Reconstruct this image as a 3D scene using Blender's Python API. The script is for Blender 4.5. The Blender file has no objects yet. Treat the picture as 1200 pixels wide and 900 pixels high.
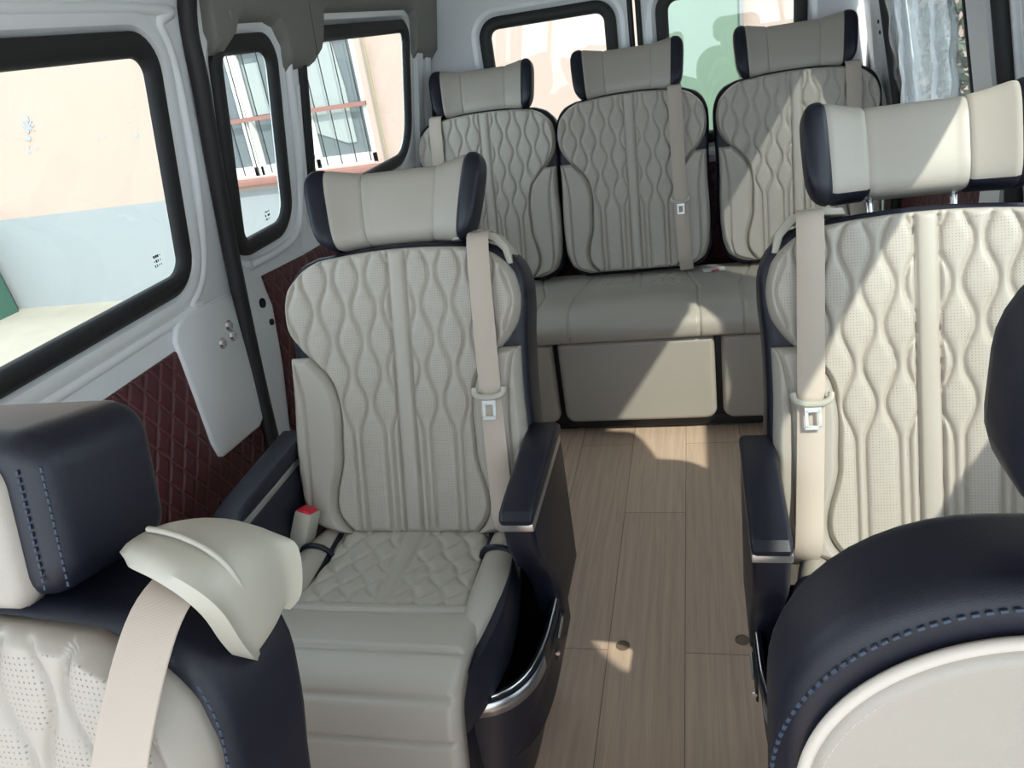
import bpy, bmesh, math, random
import numpy as np
from mathutils import Vector, Matrix
random.seed(7)
S = bpy.context.scene
COL = S.collection

# ------------------------------------------------------------------ camera, world, sun, exposure
def set_camera():
    y, p, r = map(math.radians, (15.5, 24.5, 9.2))
    fwd = Vector((-math.sin(y)*math.cos(p), math.cos(y)*math.cos(p), -math.sin(p)))
    right = Vector((math.cos(y), math.sin(y), 0)); up = right.cross(fwd)
    r2 = right*math.cos(r) - up*math.sin(r); u2 = right*math.sin(r) + up*math.cos(r)
    cam = bpy.data.objects.new('camera', bpy.data.cameras.new('camera'))
    m = Matrix((r2, u2, -fwd)).transposed().to_4x4(); m.translation = (0, 0, 1.3)
    cam.matrix_world = m
    cam.data.sensor_width = 36; cam.data.lens = 905/1200*36; cam.data.clip_start = 0.02
    COL.objects.link(cam); S.camera = cam
set_camera()
S.view_settings.view_transform = 'Standard'; S.view_settings.look = 'None'
S.view_settings.gamma = 1; S.view_settings.use_curve_mapping = False
S.view_settings.exposure = 0.55
w = bpy.data.worlds.new('sky'); S.world = w; w.use_nodes = True
bg = w.node_tree.nodes['Background']
bg.inputs[0].default_value = (0.80, 0.90, 1.0, 1); bg.inputs[1].default_value = 2.6
sun = bpy.data.objects.new('sun', bpy.data.lights.new('sun', 'SUN')); COL.objects.link(sun)
sun.data.energy = 3.7; sun.data.angle = math.radians(0.8); sun.data.color = (1.0, 0.93, 0.82)
sun.rotation_euler = Vector((-.60, .75, -.90)).to_track_quat('-Z', 'Y').to_euler()

# ------------------------------------------------------------------ materials
def mat(name, col, rough=.5, metal=0, bump=0, bscale=300, spec=.5, coat=0, var=0, vscale=6):
    m = bpy.data.materials.new(name); m.use_nodes = True
    nt = m.node_tree; b = nt.nodes['Principled BSDF']
    b.inputs['Base Color'].default_value = (*col, 1); b.inputs['Roughness'].default_value = rough
    b.inputs['Metallic'].default_value = metal; b.inputs['Specular IOR Level'].default_value = spec
    b.inputs['Coat Weight'].default_value = coat
    tc = nt.nodes.new('ShaderNodeTexCoord')
    if bump:
        n = nt.nodes.new('ShaderNodeTexVoronoi'); n.inputs['Scale'].default_value = bscale
        nt.links.new(tc.outputs['Object'], n.inputs['Vector'])
        bp = nt.nodes.new('ShaderNodeBump'); bp.inputs['Strength'].default_value = bump; bp.inputs['Distance'].default_value = .001
        nt.links.new(n.outputs['Distance'], bp.inputs['Height']); nt.links.new(bp.outputs[0], b.inputs['Normal'])
    if var:
        n = nt.nodes.new('ShaderNodeTexNoise'); n.inputs['Scale'].default_value = vscale; n.inputs['Detail'].default_value = 5
        nt.links.new(tc.outputs['Object'], n.inputs['Vector'])
        mx = nt.nodes.new('ShaderNodeMix'); mx.data_type = 'RGBA'
        mx.inputs[6].default_value = (*[c*(1-var) for c in col], 1); mx.inputs[7].default_value = (*[min(1, c*(1+var)) for c in col], 1)
        nt.links.new(n.outputs['Fac'], mx.inputs[0]); nt.links.new(mx.outputs[2], b.inputs['Base Color'])
    return m
CREAM = (.365, .332, .290)
M = {}
M['cream'] = mat('cream_leather', CREAM, .42, bump=.12, bscale=900)
M['navy'] = mat('navy_leather', (.009, .010, .019), .42, bump=.12, bscale=900, spec=.35)
M['navystitch'] = mat('navy_thread', (.026, .042, .075), .6)
M['black'] = mat('black_plastic', (.012, .012, .014), .5)
M['gloss_black'] = mat('black_pocket', (.006, .006, .007), .25)
M['rubber'] = mat('black_rubber', (.012, .012, .013), .6, bump=.2, bscale=150)
M['white_metal'] = mat('white_painted_metal', (.78, .80, .81), .28, spec=.6, coat=.3)
M['trim_grey'] = mat('grey_headliner_trim', (.20, .195, .18), .75, bump=.2, bscale=300)
M['chrome'] = mat('chrome', (.75, .76, .78), .15, metal=1)
M['silver'] = mat('satin_silver_trim', (.45, .46, .48), .3, metal=.9)
M['web'] = mat('seat_belt_webbing', (.46, .39, .33), .7)
M['plastic'] = mat('cream_plastic', (.42, .40, .34), .38)
M['red'] = mat('red_plastic', (.55, .01, .03), .35)
M['thread'] = mat('cream_thread', (.55, .5, .44), .7)
M['white'] = mat('white_paint', (.8, .8, .76), .5)
M['steel'] = mat('brushed_steel', (.78, .80, .80), .38, metal=.6)
M['ceiling'] = mat('bounce_headliner', (.62, .61, .58), .85)  # ceiling out of view, lightened so it bounces light down to the floor
M['dark'] = mat('dark_hole', (.01, .01, .01), .7)

def web_weave():
    m = M['web']; nt = m.node_tree; b = nt.nodes['Principled BSDF']
    tc = nt.nodes.new('ShaderNodeTexCoord'); wv = nt.nodes.new('ShaderNodeTexWave'); wv.bands_direction = 'Z'
    wv.inputs['Scale'].default_value = 260; nt.links.new(tc.outputs['Object'], wv.inputs['Vector'])
    bp = nt.nodes.new('ShaderNodeBump'); bp.inputs['Strength'].default_value = .12; bp.inputs['Distance'].default_value = .0004
    nt.links.new(wv.outputs['Fac'], bp.inputs['Height']); nt.links.new(bp.outputs[0], b.inputs['Normal'])
web_weave()

def perf_mat():
    """cream leather with rows of tiny holes inside the quilted cells (mask from the 'perf' attribute)"""
    m = bpy.data.materials.new('perforated_cream_leather'); m.use_nodes = True
    nt = m.node_tree; N = nt.nodes; L = nt.links; b = N['Principled BSDF']
    b.inputs['Roughness'].default_value = .45
    uv = N.new('ShaderNodeUVMap'); uv.uv_map = 'UVMap'
    sc = N.new('ShaderNodeVectorMath'); sc.operation = 'SCALE'; sc.inputs['Scale'].default_value = 1/.0046
    fr = N.new('ShaderNodeVectorMath'); fr.operation = 'FRACTION'
    sb = N.new('ShaderNodeVectorMath'); sb.operation = 'SUBTRACT'; sb.inputs[1].default_value = (.5, .5, 0)
    ln = N.new('ShaderNodeVectorMath'); ln.operation = 'LENGTH'
    L.new(uv.outputs[0], sc.inputs[0]); L.new(sc.outputs[0], fr.inputs[0]); L.new(fr.outputs[0], sb.inputs[0]); L.new(sb.outputs[0], ln.inputs[0])
    mr = N.new('ShaderNodeMapRange'); mr.inputs[1].default_value = .12; mr.inputs[2].default_value = .22
    mr.inputs[3].default_value = 1; mr.inputs[4].default_value = 0
    L.new(ln.outputs['Value'], mr.inputs[0])
    # some rows of dots are left out
    no = N.new('ShaderNodeTexNoise'); no.inputs['Scale'].default_value = 70; L.new(uv.outputs[0], no.inputs['Vector'])
    at = N.new('ShaderNodeAttribute'); at.attribute_name = 'perf'
    mu = N.new('ShaderNodeMath'); mu.operation = 'MULTIPLY'; L.new(mr.outputs[0], mu.inputs[0]); L.new(at.outputs['Fac'], mu.inputs[1])
    m2 = N.new('ShaderNodeMath'); m2.operation = 'MULTIPLY'; L.new(mu.outputs[0], m2.inputs[0])
    r2 = N.new('ShaderNodeMapRange'); r2.inputs[1].default_value = .35; r2.inputs[2].default_value = .6; r2.inputs[3].default_value = .3; r2.inputs[4].default_value = .9
    L.new(no.outputs['Fac'], r2.inputs[0]); L.new(r2.outputs[0], m2.inputs[1])
    mx = N.new('ShaderNodeMix'); mx.data_type = 'RGBA'
    mx.inputs[6].default_value = (*[c*1.06 for c in CREAM], 1); mx.inputs[7].default_value = (.15, .13, .11, 1)
    L.new(m2.outputs[0], mx.inputs[0]); L.new(mx.outputs[2], b.inputs['Base Color'])
    bp = N.new('ShaderNodeBump'); bp.inputs['Strength'].default_value = .4; bp.inputs['Distance'].default_value = .0006; bp.invert = True
    L.new(m2.outputs[0], bp.inputs['Height']); L.new(bp.outputs[0], b.inputs['Normal'])
    return m
M['perf'] = perf_mat()

def glass_mat(name, tint=(.93, .97, .96), gl=.06, rough=.02):
    m = bpy.data.materials.new(name); m.use_nodes = True
    nt = m.node_tree; N = nt.nodes; L = nt.links; N.remove(N['Principled BSDF'])
    t = N.new('ShaderNodeBsdfTransparent'); t.inputs[0].default_value = (*tint, 1)
    g = N.new('ShaderNodeBsdfGlossy'); g.inputs['Roughness'].default_value = rough
    mx = N.new('ShaderNodeMixShader'); mx.inputs[0].default_value = gl
    L.new(t.outputs[0], mx.inputs[1]); L.new(g.outputs[0], mx.inputs[2]); L.new(mx.outputs[0], N['Material Output'].inputs[0])
    return m
M['glass'] = glass_mat('window_glass')
def film_mat():
    m = bpy.data.materials.new('clear_plastic_film'); m.use_nodes = True
    nt = m.node_tree; N = nt.nodes; L = nt.links; N.remove(N['Principled BSDF'])
    t = N.new('ShaderNodeBsdfTransparent'); t.inputs[0].default_value = (.88, .9, .92, 1)
    g = N.new('ShaderNodeBsdfGlossy'); g.inputs['Roughness'].default_value = .12
    d = N.new('ShaderNodeBsdfTranslucent'); d.inputs[0].default_value = (.7, .72, .75, 1)
    a = N.new('ShaderNodeMixShader'); a.inputs[0].default_value = .5
    L.new(g.outputs[0], a.inputs[1]); L.new(d.outputs[0], a.inputs[2])
    mx = N.new('ShaderNodeMixShader'); mx.inputs[0].default_value = .28
    L.new(t.outputs[0], mx.inputs[1]); L.new(a.outputs[0], mx.inputs[2]); L.new(mx.outputs[0], N['Material Output'].inputs[0])
    return m
M['film'] = film_mat()

def maroon_mat():
    m = bpy.data.materials.new('quilted_maroon_leather'); m.use_nodes = True
    nt = m.node_tree; N = nt.nodes; L = nt.links; b = N['Principled BSDF']; b.inputs['Roughness'].default_value = .5
    uv = N.new('ShaderNodeUVMap'); uv.uv_map = 'UVMap'
    sp = N.new('ShaderNodeSeparateXYZ'); L.new(uv.outputs[0], sp.inputs[0])
    def line(sign):
        a = N.new('ShaderNodeMath'); a.operation = 'MULTIPLY'; a.inputs[1].default_value = 1.6; L.new(sp.outputs[0], a.inputs[0])
        s = N.new('ShaderNodeMath'); s.operation = 'ADD' if sign > 0 else 'SUBTRACT'; L.new(a.outputs[0], s.inputs[0]); L.new(sp.outputs[1], s.inputs[1])
        k = N.new('ShaderNodeMath'); k.operation = 'MULTIPLY'; k.inputs[1].default_value = 1/.075; L.new(s.outputs[0], k.inputs[0])
        p = N.new('ShaderNodeMath'); p.operation = 'PINGPONG'; p.inputs[1].default_value = .5; L.new(k.outputs[0], p.inputs[0])
        return p
    a, c = line(1), line(-1)
    mn = N.new('ShaderNodeMath'); mn.operation = 'MINIMUM'; L.new(a.outputs[0], mn.inputs[0]); L.new(c.outputs[0], mn.inputs[1])
    mr = N.new('ShaderNodeMapRange'); mr.inputs[1].default_value = .0; mr.inputs[2].default_value = .05; mr.inputs[3].default_value = 1; mr.inputs[4].default_value = 0
    L.new(mn.outputs[0], mr.inputs[0])
    mx = N.new('ShaderNodeMix'); mx.data_type = 'RGBA'; mx.inputs[6].default_value = (.085, .018, .024, 1); mx.inputs[7].default_value = (.16, .06, .065, 1)
    L.new(mr.outputs[0], mx.inputs[0]); L.new(mx.outputs[2], b.inputs['Base Color'])
    m2 = N.new('ShaderNodeMapRange'); m2.inputs[2].default_value = .22; m2.interpolation_type = 'SMOOTHERSTEP'; L.new(mn.outputs[0], m2.inputs[0])
    bp = N.new('ShaderNodeBump'); bp.inputs['Strength'].default_value = .8; bp.inputs['Distance'].default_value = .006
    L.new(m2.outputs[0], bp.inputs['Height']); L.new(bp.outputs[0], b.inputs['Normal'])
    return m
M['maroon'] = maroon_mat()

def wood_mat():
    m = bpy.data.materials.new('wood_plank_floor'); m.use_nodes = True
    nt = m.node_tree; N = nt.nodes; L = nt.links; b = N['Principled BSDF']
    tc = N.new('ShaderNodeTexCoord')
    mp = N.new('ShaderNodeMapping'); mp.inputs['Rotation'].default_value = (0, 0, math.radians(90)); mp.inputs['Location'].default_value = (.93, .071, 0)
    L.new(tc.outputs['Object'], mp.inputs['Vector'])
    br = N.new('ShaderNodeTexBrick'); br.offset = .42; br.inputs['Scale'].default_value = 1
    br.inputs['Brick Width'].default_value = .92; br.inputs['Row Height'].default_value = .171
    br.inputs['Mortar Size'].default_value = .0011; br.inputs['Mortar Smooth'].default_value = .3
    br.inputs['Color1'].default_value = (.58, .43, .325, 1); br.inputs['Color2'].default_value = (.50, .365, .275, 1)
    br.inputs['Mortar'].default_value = (.20, .13, .085, 1)
    L.new(mp.outputs[0], br.inputs['Vector'])
    m2 = N.new('ShaderNodeMapping'); m2.inputs['Scale'].default_value = (34, 1.3, 1); L.new(tc.outputs['Object'], m2.inputs['Vector'])
    no = N.new('ShaderNodeTexNoise'); no.inputs['Scale'].default_value = 2.2; no.inputs['Detail'].default_value = 8; no.inputs['Roughness'].default_value = .65
    no.inputs['Distortion'].default_value = .6
    L.new(m2.outputs[0], no.inputs['Vector'])
    mr = N.new('ShaderNodeMapRange'); mr.inputs[1].default_value = .3; mr.inputs[2].default_value = .7; mr.inputs[3].default_value = .80; mr.inputs[4].default_value = 1.12
    L.new(no.outputs['Fac'], mr.inputs[0])
    mu = N.new('ShaderNodeVectorMath'); mu.operation = 'SCALE'; L.new(br.outputs['Color'], mu.inputs[0]); L.new(mr.outputs[0], mu.inputs['Scale'])
    L.new(mu.outputs[0], b.inputs['Base Color']); b.inputs['Roughness'].default_value = .5; b.inputs['Specular IOR Level'].default_value = .4
    bp = N.new('ShaderNodeBump'); bp.inputs['Strength'].default_value = .15; bp.inputs['Distance'].default_value = .001
    L.new(no.outputs['Fac'], bp.inputs['Height']); L.new(bp.outputs[0], b.inputs['Normal'])
    return m
M['wood'] = wood_mat()

def plaster_mat():
    """outside wall: peach above, pale grey dado below, with small chips"""
    m = bpy.data.materials.new('painted_plaster'); m.use_nodes = True
    nt = m.node_tree; N = nt.nodes; L = nt.links; b = N['Principled BSDF']; b.inputs['Roughness'].default_value = .9
    tc = N.new('ShaderNodeTexCoord'); sp = N.new('ShaderNodeSeparateXYZ'); L.new(tc.outputs['Object'], sp.inputs[0])
    gt = N.new('ShaderNodeMath'); gt.operation = 'GREATER_THAN'; gt.inputs[1].default_value = .31; L.new(sp.outputs[2], gt.inputs[0])
    no = N.new('ShaderNodeTexNoise'); no.inputs['Scale'].default_value = 1.4; no.inputs['Detail'].default_value = 4; L.new(tc.outputs['Object'], no.inputs['Vector'])
    pe = N.new('ShaderNodeMix'); pe.data_type = 'RGBA'; pe.inputs[6].default_value = (.42, .305, .25, 1); pe.inputs[7].default_value = (.44, .34, .30, 1)
    L.new(no.outputs['Fac'], pe.inputs[0])
    mx = N.new('ShaderNodeMix'); mx.data_type = 'RGBA'; mx.inputs[6].default_value = (.27, .29, .305, 1)
    L.new(gt.outputs[0], mx.inputs[0]); L.new(pe.outputs[2], mx.inputs[7]); L.new(mx.outputs[2], b.inputs['Base Color'])
    return m
M['plaster'] = plaster_mat()
M['concrete'] = mat('yard_concrete', (.33, .30, .25), .9, var=.18, vscale=3)
M['green'] = mat('pale_green_board', (.13, .19, .135), .5, var=.12, vscale=4)
M['darkgreen'] = mat('dark_green_metal', (.03, .10, .07), .5)
M['brick_red'] = mat('faded_red_paint', (.26, .12, .10), .7)
M['room_dark'] = mat('dim_grey_glass', (.13, .15, .16), .3)
M['pane_pale'] = mat('pale_grey_shapes', (.33, .36, .35), .6)
M['leaf'] = mat('leaves', (.10, .115, .085), .6, var=.5, vscale=9)
M['trunk'] = mat('bark', (.12, .09, .07), .9)
M['yellow'] = mat('yellow_pipe', (.28, .23, .15), .5)

# ------------------------------------------------------------------ helpers
def link(name, me, m=None, parent=None):
    o = bpy.data.objects.new(name, me); COL.objects.link(o)
    if m is not None and me is not None:
        for x in (m if isinstance(m, (list, tuple)) else [m]): me.materials.append(x)
    if parent: o.parent = parent
    return o
def smooth(me, ang=None):
    me.polygons.foreach_set('use_smooth', [True]*len(me.polygons)); me.update()
    if ang: me.set_sharp_from_angle(angle=math.radians(ang))
def from_bm(name, bm, m, parent=None, ang=35):
    bmesh.ops.recalc_face_normals(bm, faces=bm.faces)
    me = bpy.data.meshes.new(name); bm.to_mesh(me); bm.free()
    smooth(me, ang); return link(name, me, m, parent)
def thing(name, label, cat, loc=(0, 0, 0), group=None, rz=0):
    o = bpy.data.objects.new(name, None); COL.objects.link(o); o.location = loc; o.rotation_euler.z = rz
    o['label'] = label; o['category'] = cat
    if group: o['group'] = group
    return o
def tag(o, label, cat, group=None, kind=None):
    o['label'] = label; o['category'] = cat
    if group: o['group'] = group
    if kind: o['kind'] = kind
    return o
def structure(o, label, cat):
    o['kind'] = 'structure'; o['label'] = label; o['category'] = cat; return o

def bm_box(bm, c, s, r=0, seg=3, rot=None):
    v0 = len(bm.verts)
    t = bmesh.new(); bmesh.ops.create_cube(t, size=1)
    for v in t.verts: v.co = Vector((v.co.x*s[0], v.co.y*s[1], v.co.z*s[2]))
    if r: bmesh.ops.bevel(t, geom=list(t.edges)+list(t.verts), offset=r, segments=seg, profile=.5, affect='EDGES')
    if rot: bmesh.ops.rotate(t, verts=t.verts, cent=(0, 0, 0), matrix=rot)
    for v in t.verts: v.co += Vector(c)
    me = bpy.data.meshes.new('t'); t.to_mesh(me); t.free(); bm.from_mesh(me); bpy.data.meshes.remove(me)
    return bm
def box(name, c, s, m, parent=None, r=0, seg=3, rot=None):
    bm = bmesh.new(); bm_box(bm, c, s, r, seg, rot); return from_bm(name, bm, m, parent)
def bm_prism(bm, pts, axis, lo, hi, r=0, seg=3):
    """extrude a polygon: axis 0 -> pts are (y,z); 1 -> (x,z); 2 -> (x,y)"""
    def P(a, b, c):
        return {0: (c, a, b), 1: (a, c, b), 2: (a, b, c)}[axis]
    t = bmesh.new()
    A = [t.verts.new(P(a, b, lo)) for a, b in pts]; B = [t.verts.new(P(a, b, hi)) for a, b in pts]
    f0 = t.faces.new(A); f1 = t.faces.new(B[::-1]); n = len(pts)
    for i in range(n): t.faces.new((A[i], B[i], B[(i+1) % n], A[(i+1) % n]))
    bmesh.ops.recalc_face_normals(t, faces=t.faces)
    if r:
        es = list(set(f0.edges) | set(f1.edges))
        bmesh.ops.bevel(t, geom=es, offset=r, segments=seg, profile=.5, affect='EDGES', clamp_overlap=True)
    me = bpy.data.meshes.new('t'); t.to_mesh(me); t.free(); bm.from_mesh(me); bpy.data.meshes.remove(me)
    return bm
def prism(name, pts, axis, lo, hi, m, parent=None, r=0, seg=3):
    bm = bmesh.new(); bm_prism(bm, pts, axis, lo, hi, r, seg); return from_bm(name, bm, m, parent)
def rrect(x0, y0, x1, y1, r, n=8):
    """rounded rectangle outline, r = one radius or four (bl, br, tr, tl)"""
    rs = r if isinstance(r, (tuple, list)) else (r,)*4
    out = []
    for (cx, cy, a0, q) in ((x0, y0, 180, rs[0]), (x1, y0, 270, rs[1]), (x1, y1, 0, rs[2]), (x0, y1, 90, rs[3])):
        ox = cx + (q if cx == x0 else -q); oy = cy + (q if cy == y0 else -q)
        for k in range(n+1):
            a = math.radians(a0 + 90*k/n); out.append((ox+q*math.cos(a), oy+q*math.sin(a)))
    return out
def smooth_path(pts, n=8):
    P = [Vector(p) for p in pts]; out = []
    for i in range(len(P)-1):
        p0 = P[max(i-1, 0)]; p1 = P[i]; p2 = P[i+1]; p3 = P[min(i+2, len(P)-1)]
        for k in range(n):
            t = k/n
            out.append(.5*((2*p1)+(p2-p0)*t+(2*p0-5*p1+4*p2-p3)*t*t+(3*p1-p0-3*p2+p3)*t**3))
    out.append(P[-1]); return out
def bm_tube(bm, path, rad, seg=8, closed=False):
    P = [Vector(p) for p in path]; n = len(P); rings = []; up = None
    for i in range(n):
        a = P[(i-1) % n] if (closed or i > 0) else P[i]; b = P[(i+1) % n] if (closed or i < n-1) else P[i]
        t = (b-a).normalized() if (b-a).length > 1e-9 else Vector((0, 0, 1))
        if up is None: up = t.orthogonal().normalized()
        u = (up - t*up.dot(t)); u = u.normalized() if u.length > 1e-6 else t.orthogonal().normalized(); up = u
        v = t.cross(u); r = rad[i] if isinstance(rad, (list, tuple)) else rad
        rings.append([bm.verts.new(P[i]+(u*math.cos(2*math.pi*k/seg)+v*math.sin(2*math.pi*k/seg))*r) for k in range(seg)])
    m = n if closed else n-1
    for i in range(m):
        A, B = rings[i], rings[(i+1) % n]
        for k in range(seg): bm.faces.new((A[k], A[(k+1) % seg], B[(k+1) % seg], B[k]))
    if not closed: bm.faces.new(rings[0][::-1]); bm.faces.new(rings[-1])
    return bm
def tube(name, path, rad, m, parent=None, seg=8, closed=False):
    bm = bmesh.new(); bm_tube(bm, path, rad, seg, closed); return from_bm(name, bm, m, parent, 60)
def ribbon(name, path, wdir, width, thick, m, parent=None):
    """webbing: a flat strap of real thickness along a path; width may be a list"""
    P = smooth_path(path, 6); bm = bmesh.new(); rings = []
    W = Vector(wdir).normalized()
    for i, p in enumerate(P):
        t = (P[min(i+1, len(P)-1)]-P[max(i-1, 0)]).normalized()
        w_ = (W - t*W.dot(t)).normalized(); nn = t.cross(w_)
        h = width/2; q = thick/2
        rings.append([bm.verts.new(p+w_*a*h+nn*b*q) for a, b in ((-1, -.4), (-.96, -1), (.96, -1), (1, -.4), (1, .4), (.96, 1), (-.96, 1), (-1, .4))])
    for i in range(len(P)-1):
        for k in range(8): bm.faces.new((rings[i][k], rings[i][(k+1) % 8], rings[i+1][(k+1) % 8], rings[i+1][k]))
    bm.faces.new(rings[0][::-1]); bm.faces.new(rings[-1])
    return from_bm(name, bm, m, parent, 40)

# ------------------------------------------------------------------ upholstery panels
def poly_dist(px, pv, ox, ov):
    """distance of every point to a closed outline"""
    d = np.full(px.shape, 1e9); n = len(ox)
    for i in range(n):
        j = (i+1) % n; ax, av = ox[i], ov[i]; bx, bv = ox[j]-ax, ov[j]-av; L2 = bx*bx+bv*bv
        if L2 < 1e-14: continue
        t = np.clip(((px-ax)*bx+(pv-av)*bv)/L2, 0, 1)
        d = np.minimum(d, (px-ax-t*bx)**2+(pv-av-t*bv)**2)
    return np.sqrt(d)
def dens(n, k=.75):
    """0..1, denser at the ends"""
    u = np.linspace(0, 1, n); return (1-k)*u + k*(.5-.5*np.cos(np.pi*u))
def panel_mesh(name, XL, XR, V, nx, h0, R, hfun=None, surf=None, depth=.012, vmap=None, perf=None):
    """puffy upholstery panel. XL,XR: left and right edge for every V.  surf(x,v)->(pos, normal) maps the flat pattern into space"""
    T = np.array(V); XL = np.array(XL); XR = np.array(XR); nv = len(T)
    s = dens(nx, .35)
    X = XL[:, None] + (XR-XL)[:, None]*s[None, :]; VV = np.repeat(T[:, None], nx, 1)
    if vmap is not None: VV = vmap(X, VV)
    ox = np.concatenate([X[0, :], X[1:, -1], X[-1, -2::-1], X[-2:0:-1, 0]])
    ov = np.concatenate([VV[0, :], VV[1:, -1], VV[-1, -2::-1], VV[-2:0:-1, 0]])
    d = poly_dist(X, VV, ox, ov)
    q = np.clip(1-d/R, 0, 1); H = h0 + R*np.sqrt(np.clip(1-q*q, 0, 1)) - R
    e = np.clip(d/(R*.8), 0, 1)
    if hfun is not None: H = H + hfun(X, VV)*e
    if surf is None: surf = lambda x, v: (np.stack([x, 0*x, v], -1), np.stack([0*x, -1+0*x, 0*x], -1))
    P, Nn = surf(X, VV); top = P + Nn*H[..., None]
    bx = np.array(ox); bv = np.array(ov); Pb, Nb = surf(bx, bv); bot = Pb + Nb*(h0-R-depth)
    nt = nv*nx; verts = np.concatenate([top.reshape(-1, 3), bot]); idx = np.arange(nt).reshape(nv, nx)
    faces = np.stack([idx[:-1, :-1], idx[:-1, 1:], idx[1:, 1:], idx[1:, :-1]], -1).reshape(-1, 4)
    bi = np.concatenate([idx[0, :], idx[1:, -1], idx[-1, -2::-1], idx[-2:0:-1, 0]]); nb = len(bi); k = np.arange(nb)
    sk = np.stack([bi, nt+k, nt+(k+1) % nb, bi[(k+1) % nb]], -1)
    F = np.concatenate([faces, sk]).tolist(); F.append(list(range(nt+nb-1, nt-1, -1)))
    me = bpy.data.meshes.new(name); me.from_pydata(verts.tolist(), [], F)
    uvl = me.uv_layers.new(name='UVMap'); li = np.zeros(len(me.loops), dtype=np.int32); me.loops.foreach_get('vertex_index', li)
    U = np.concatenate([np.stack([X.ravel(), VV.ravel()], -1), np.stack([bx, bv], -1)])
    uvl.data.foreach_set('uv', U[li].ravel())
    if perf is not None:
        a = me.attributes.new('perf', 'FLOAT', 'POINT')
        pv = np.concatenate([(perf(X, VV)*(d > .008)).ravel(), np.zeros(nb)]).astype(np.float32); a.data.foreach_set('value', pv)
    smooth(me); me.validate()
    return me

def quilt_fields(p, Lq, vb, strip=.0170, amp=.27):
    """onion-shaped staggered cells either side of a plain centre strip, straight flutes below vb"""
    def dist(X, V):
        ax = np.abs(X); ph = np.where(V > vb, np.cos(2*np.pi*(V-vb)/Lq), 1.0)
        dp = np.where(V > vb, -np.sin(2*np.pi*(V-vb)/Lq)*2*np.pi/Lq, 0)*amp*p
        slope = 1/np.sqrt(1+dp*dp); d = np.abs(ax-strip)
        perf = np.zeros_like(X)
        prev = None
        for k in range(0, 10):
            xk = strip - .0095 + (k+.5)*p + ((-1)**k)*amp*p*ph
            d = np.minimum(d, np.where((xk > strip) & (ax > strip), np.abs(ax-xk)*slope, 1))
            prevx = prev if prev is not None else strip
            inside = (ax > prevx) & (ax < xk) & (xk-prevx > p*1.02)
            perf = np.where(inside, 1.0, perf); prev = xk
        perf = np.where(ax < strip, 0, perf)
        return d, perf*(d > .0035)
    def hf(X, V):
        d, _ = dist(X, V)
        return .0066*(1-np.exp(-(d/.0046)**1.1)) - .0066 - .0022*np.exp(-(d/.0021)**2) - .0030*np.exp(-((np.abs(X)-.017)/.0024)**2) + .0015*(np.abs(X) < .017)
    return hf, (lambda X, V: dist(X, V)[1])

def hw_interp(keys):
    t, y = zip(*keys)
    t = np.array(t); y = np.array(y)
    def f(x):
        x = np.asarray(x, float); i = np.clip(np.searchsorted(t, x)-1, 0, len(t)-2)
        m = np.gradient(y, t)
        h = t[i+1]-t[i]; u = np.clip((x-t[i])/h, 0, 1)
        return ((2*u**3-3*u**2+1)*y[i]+(u**3-2*u**2+u)*h*m[i]+(-2*u**3+3*u**2)*y[i+1]+(u**3-u**2)*h*m[i+1])
    return f
CENTRE = hw_interp([(0, .125), (.02, .136), (.3, .138), (.5, .140), (.56, .150), (.62, .176), (.68, .207), (.74, .227), (.80, .234), (.88, .231), (.93, .221), (.965, .203), (.985, .186), (1, .160)])
OUTER = hw_interp([(0, .165), (.02, .190), (.05, .210), (.1, .224), (.2, .233), (.35, .235), (.5, .232), (.60, .232), (.68, .233), (.80, .237), (.90, .231), (.95, .216), (.98, .196), (1, .165)])

def back_profile(L, W, off=0.0):
    """outline of the shell as (x, v) polygon, off = extra width"""
    ts = dens(40, .8); k = W/.47; pts = []
    for t in ts: pts.append((OUTER(t)*k+off, (t*(L+2*off)-off)))
    top = [(x, L+off+.012*(1-(x/(.165*k))**2)) for x in np.linspace(.150*k, -.150*k, 9)]
    pts += top
    for t in ts[::-1]: pts.append((-(OUTER(t)*k+off), (t*(L+2*off)-off)))
    return [(float(a), float(b)) for a, b in pts]

def make_back_meshes(L, W, quilted=True):
    k = W/.47; d = {}
    T = dens(190, .45)
    vmap = lambda X, V: V + .012*(1-(X/(.165*k))**2)*(V/L)**6
    hf, pf = quilt_fields(.0318*(k**.8), .122, .36*L+.0)
    # shallow scoop across the back: sides come forward
    scoop = lambda X: .016*(np.abs(X)/.2)**2
    d['centre'] = panel_mesh('quilted_panel', -CENTRE(T)*k, CENTRE(T)*k, .004+T*(L-.008), 190, .045, .011,
                             hfun=lambda X, V: hf(X, V)+scoop(X), vmap=vmap, perf=pf)
    for sd, nm in ((1, 'bolster_r'), (-1, 'bolster_l')):
        t = dens(90, .7)*.645+.006
        xi = CENTRE(t)*k-.0025; xo = OUTER(t)*k-.002
        bot = np.clip((.06-t)/.06, 0, 1); xo = xo-.02*bot**2
        xo = np.maximum(xo, xi+.006)
        if sd < 0: a, b = -xo, -xi
        else: a, b = xi, xo
        def seam(X, V, xo=xo, tt=t):
            o = np.interp(V/L, tt, xo) - .030*k*np.sin(np.pi*np.clip(V/L/.66, 0, 1))**.5
            dd = np.abs(np.abs(X)-o); return .010-.0085*np.exp(-(dd/.0028)**2)
        d[nm] = panel_mesh('side_bolster', a, b, t*L, 34, .054, .014, hfun=seam)
    # shell
    bm = bmesh.new(); bm_prism(bm, back_profile(L, W, .006), 1, -.026, .085, .018, 4)
    me = bpy.data.meshes.new('back_shell'); bmesh.ops.recalc_face_normals(bm, faces=bm.faces); bm.to_mesh(me); bm.free(); smooth(me, 50); d['shell'] = me
    return d

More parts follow.
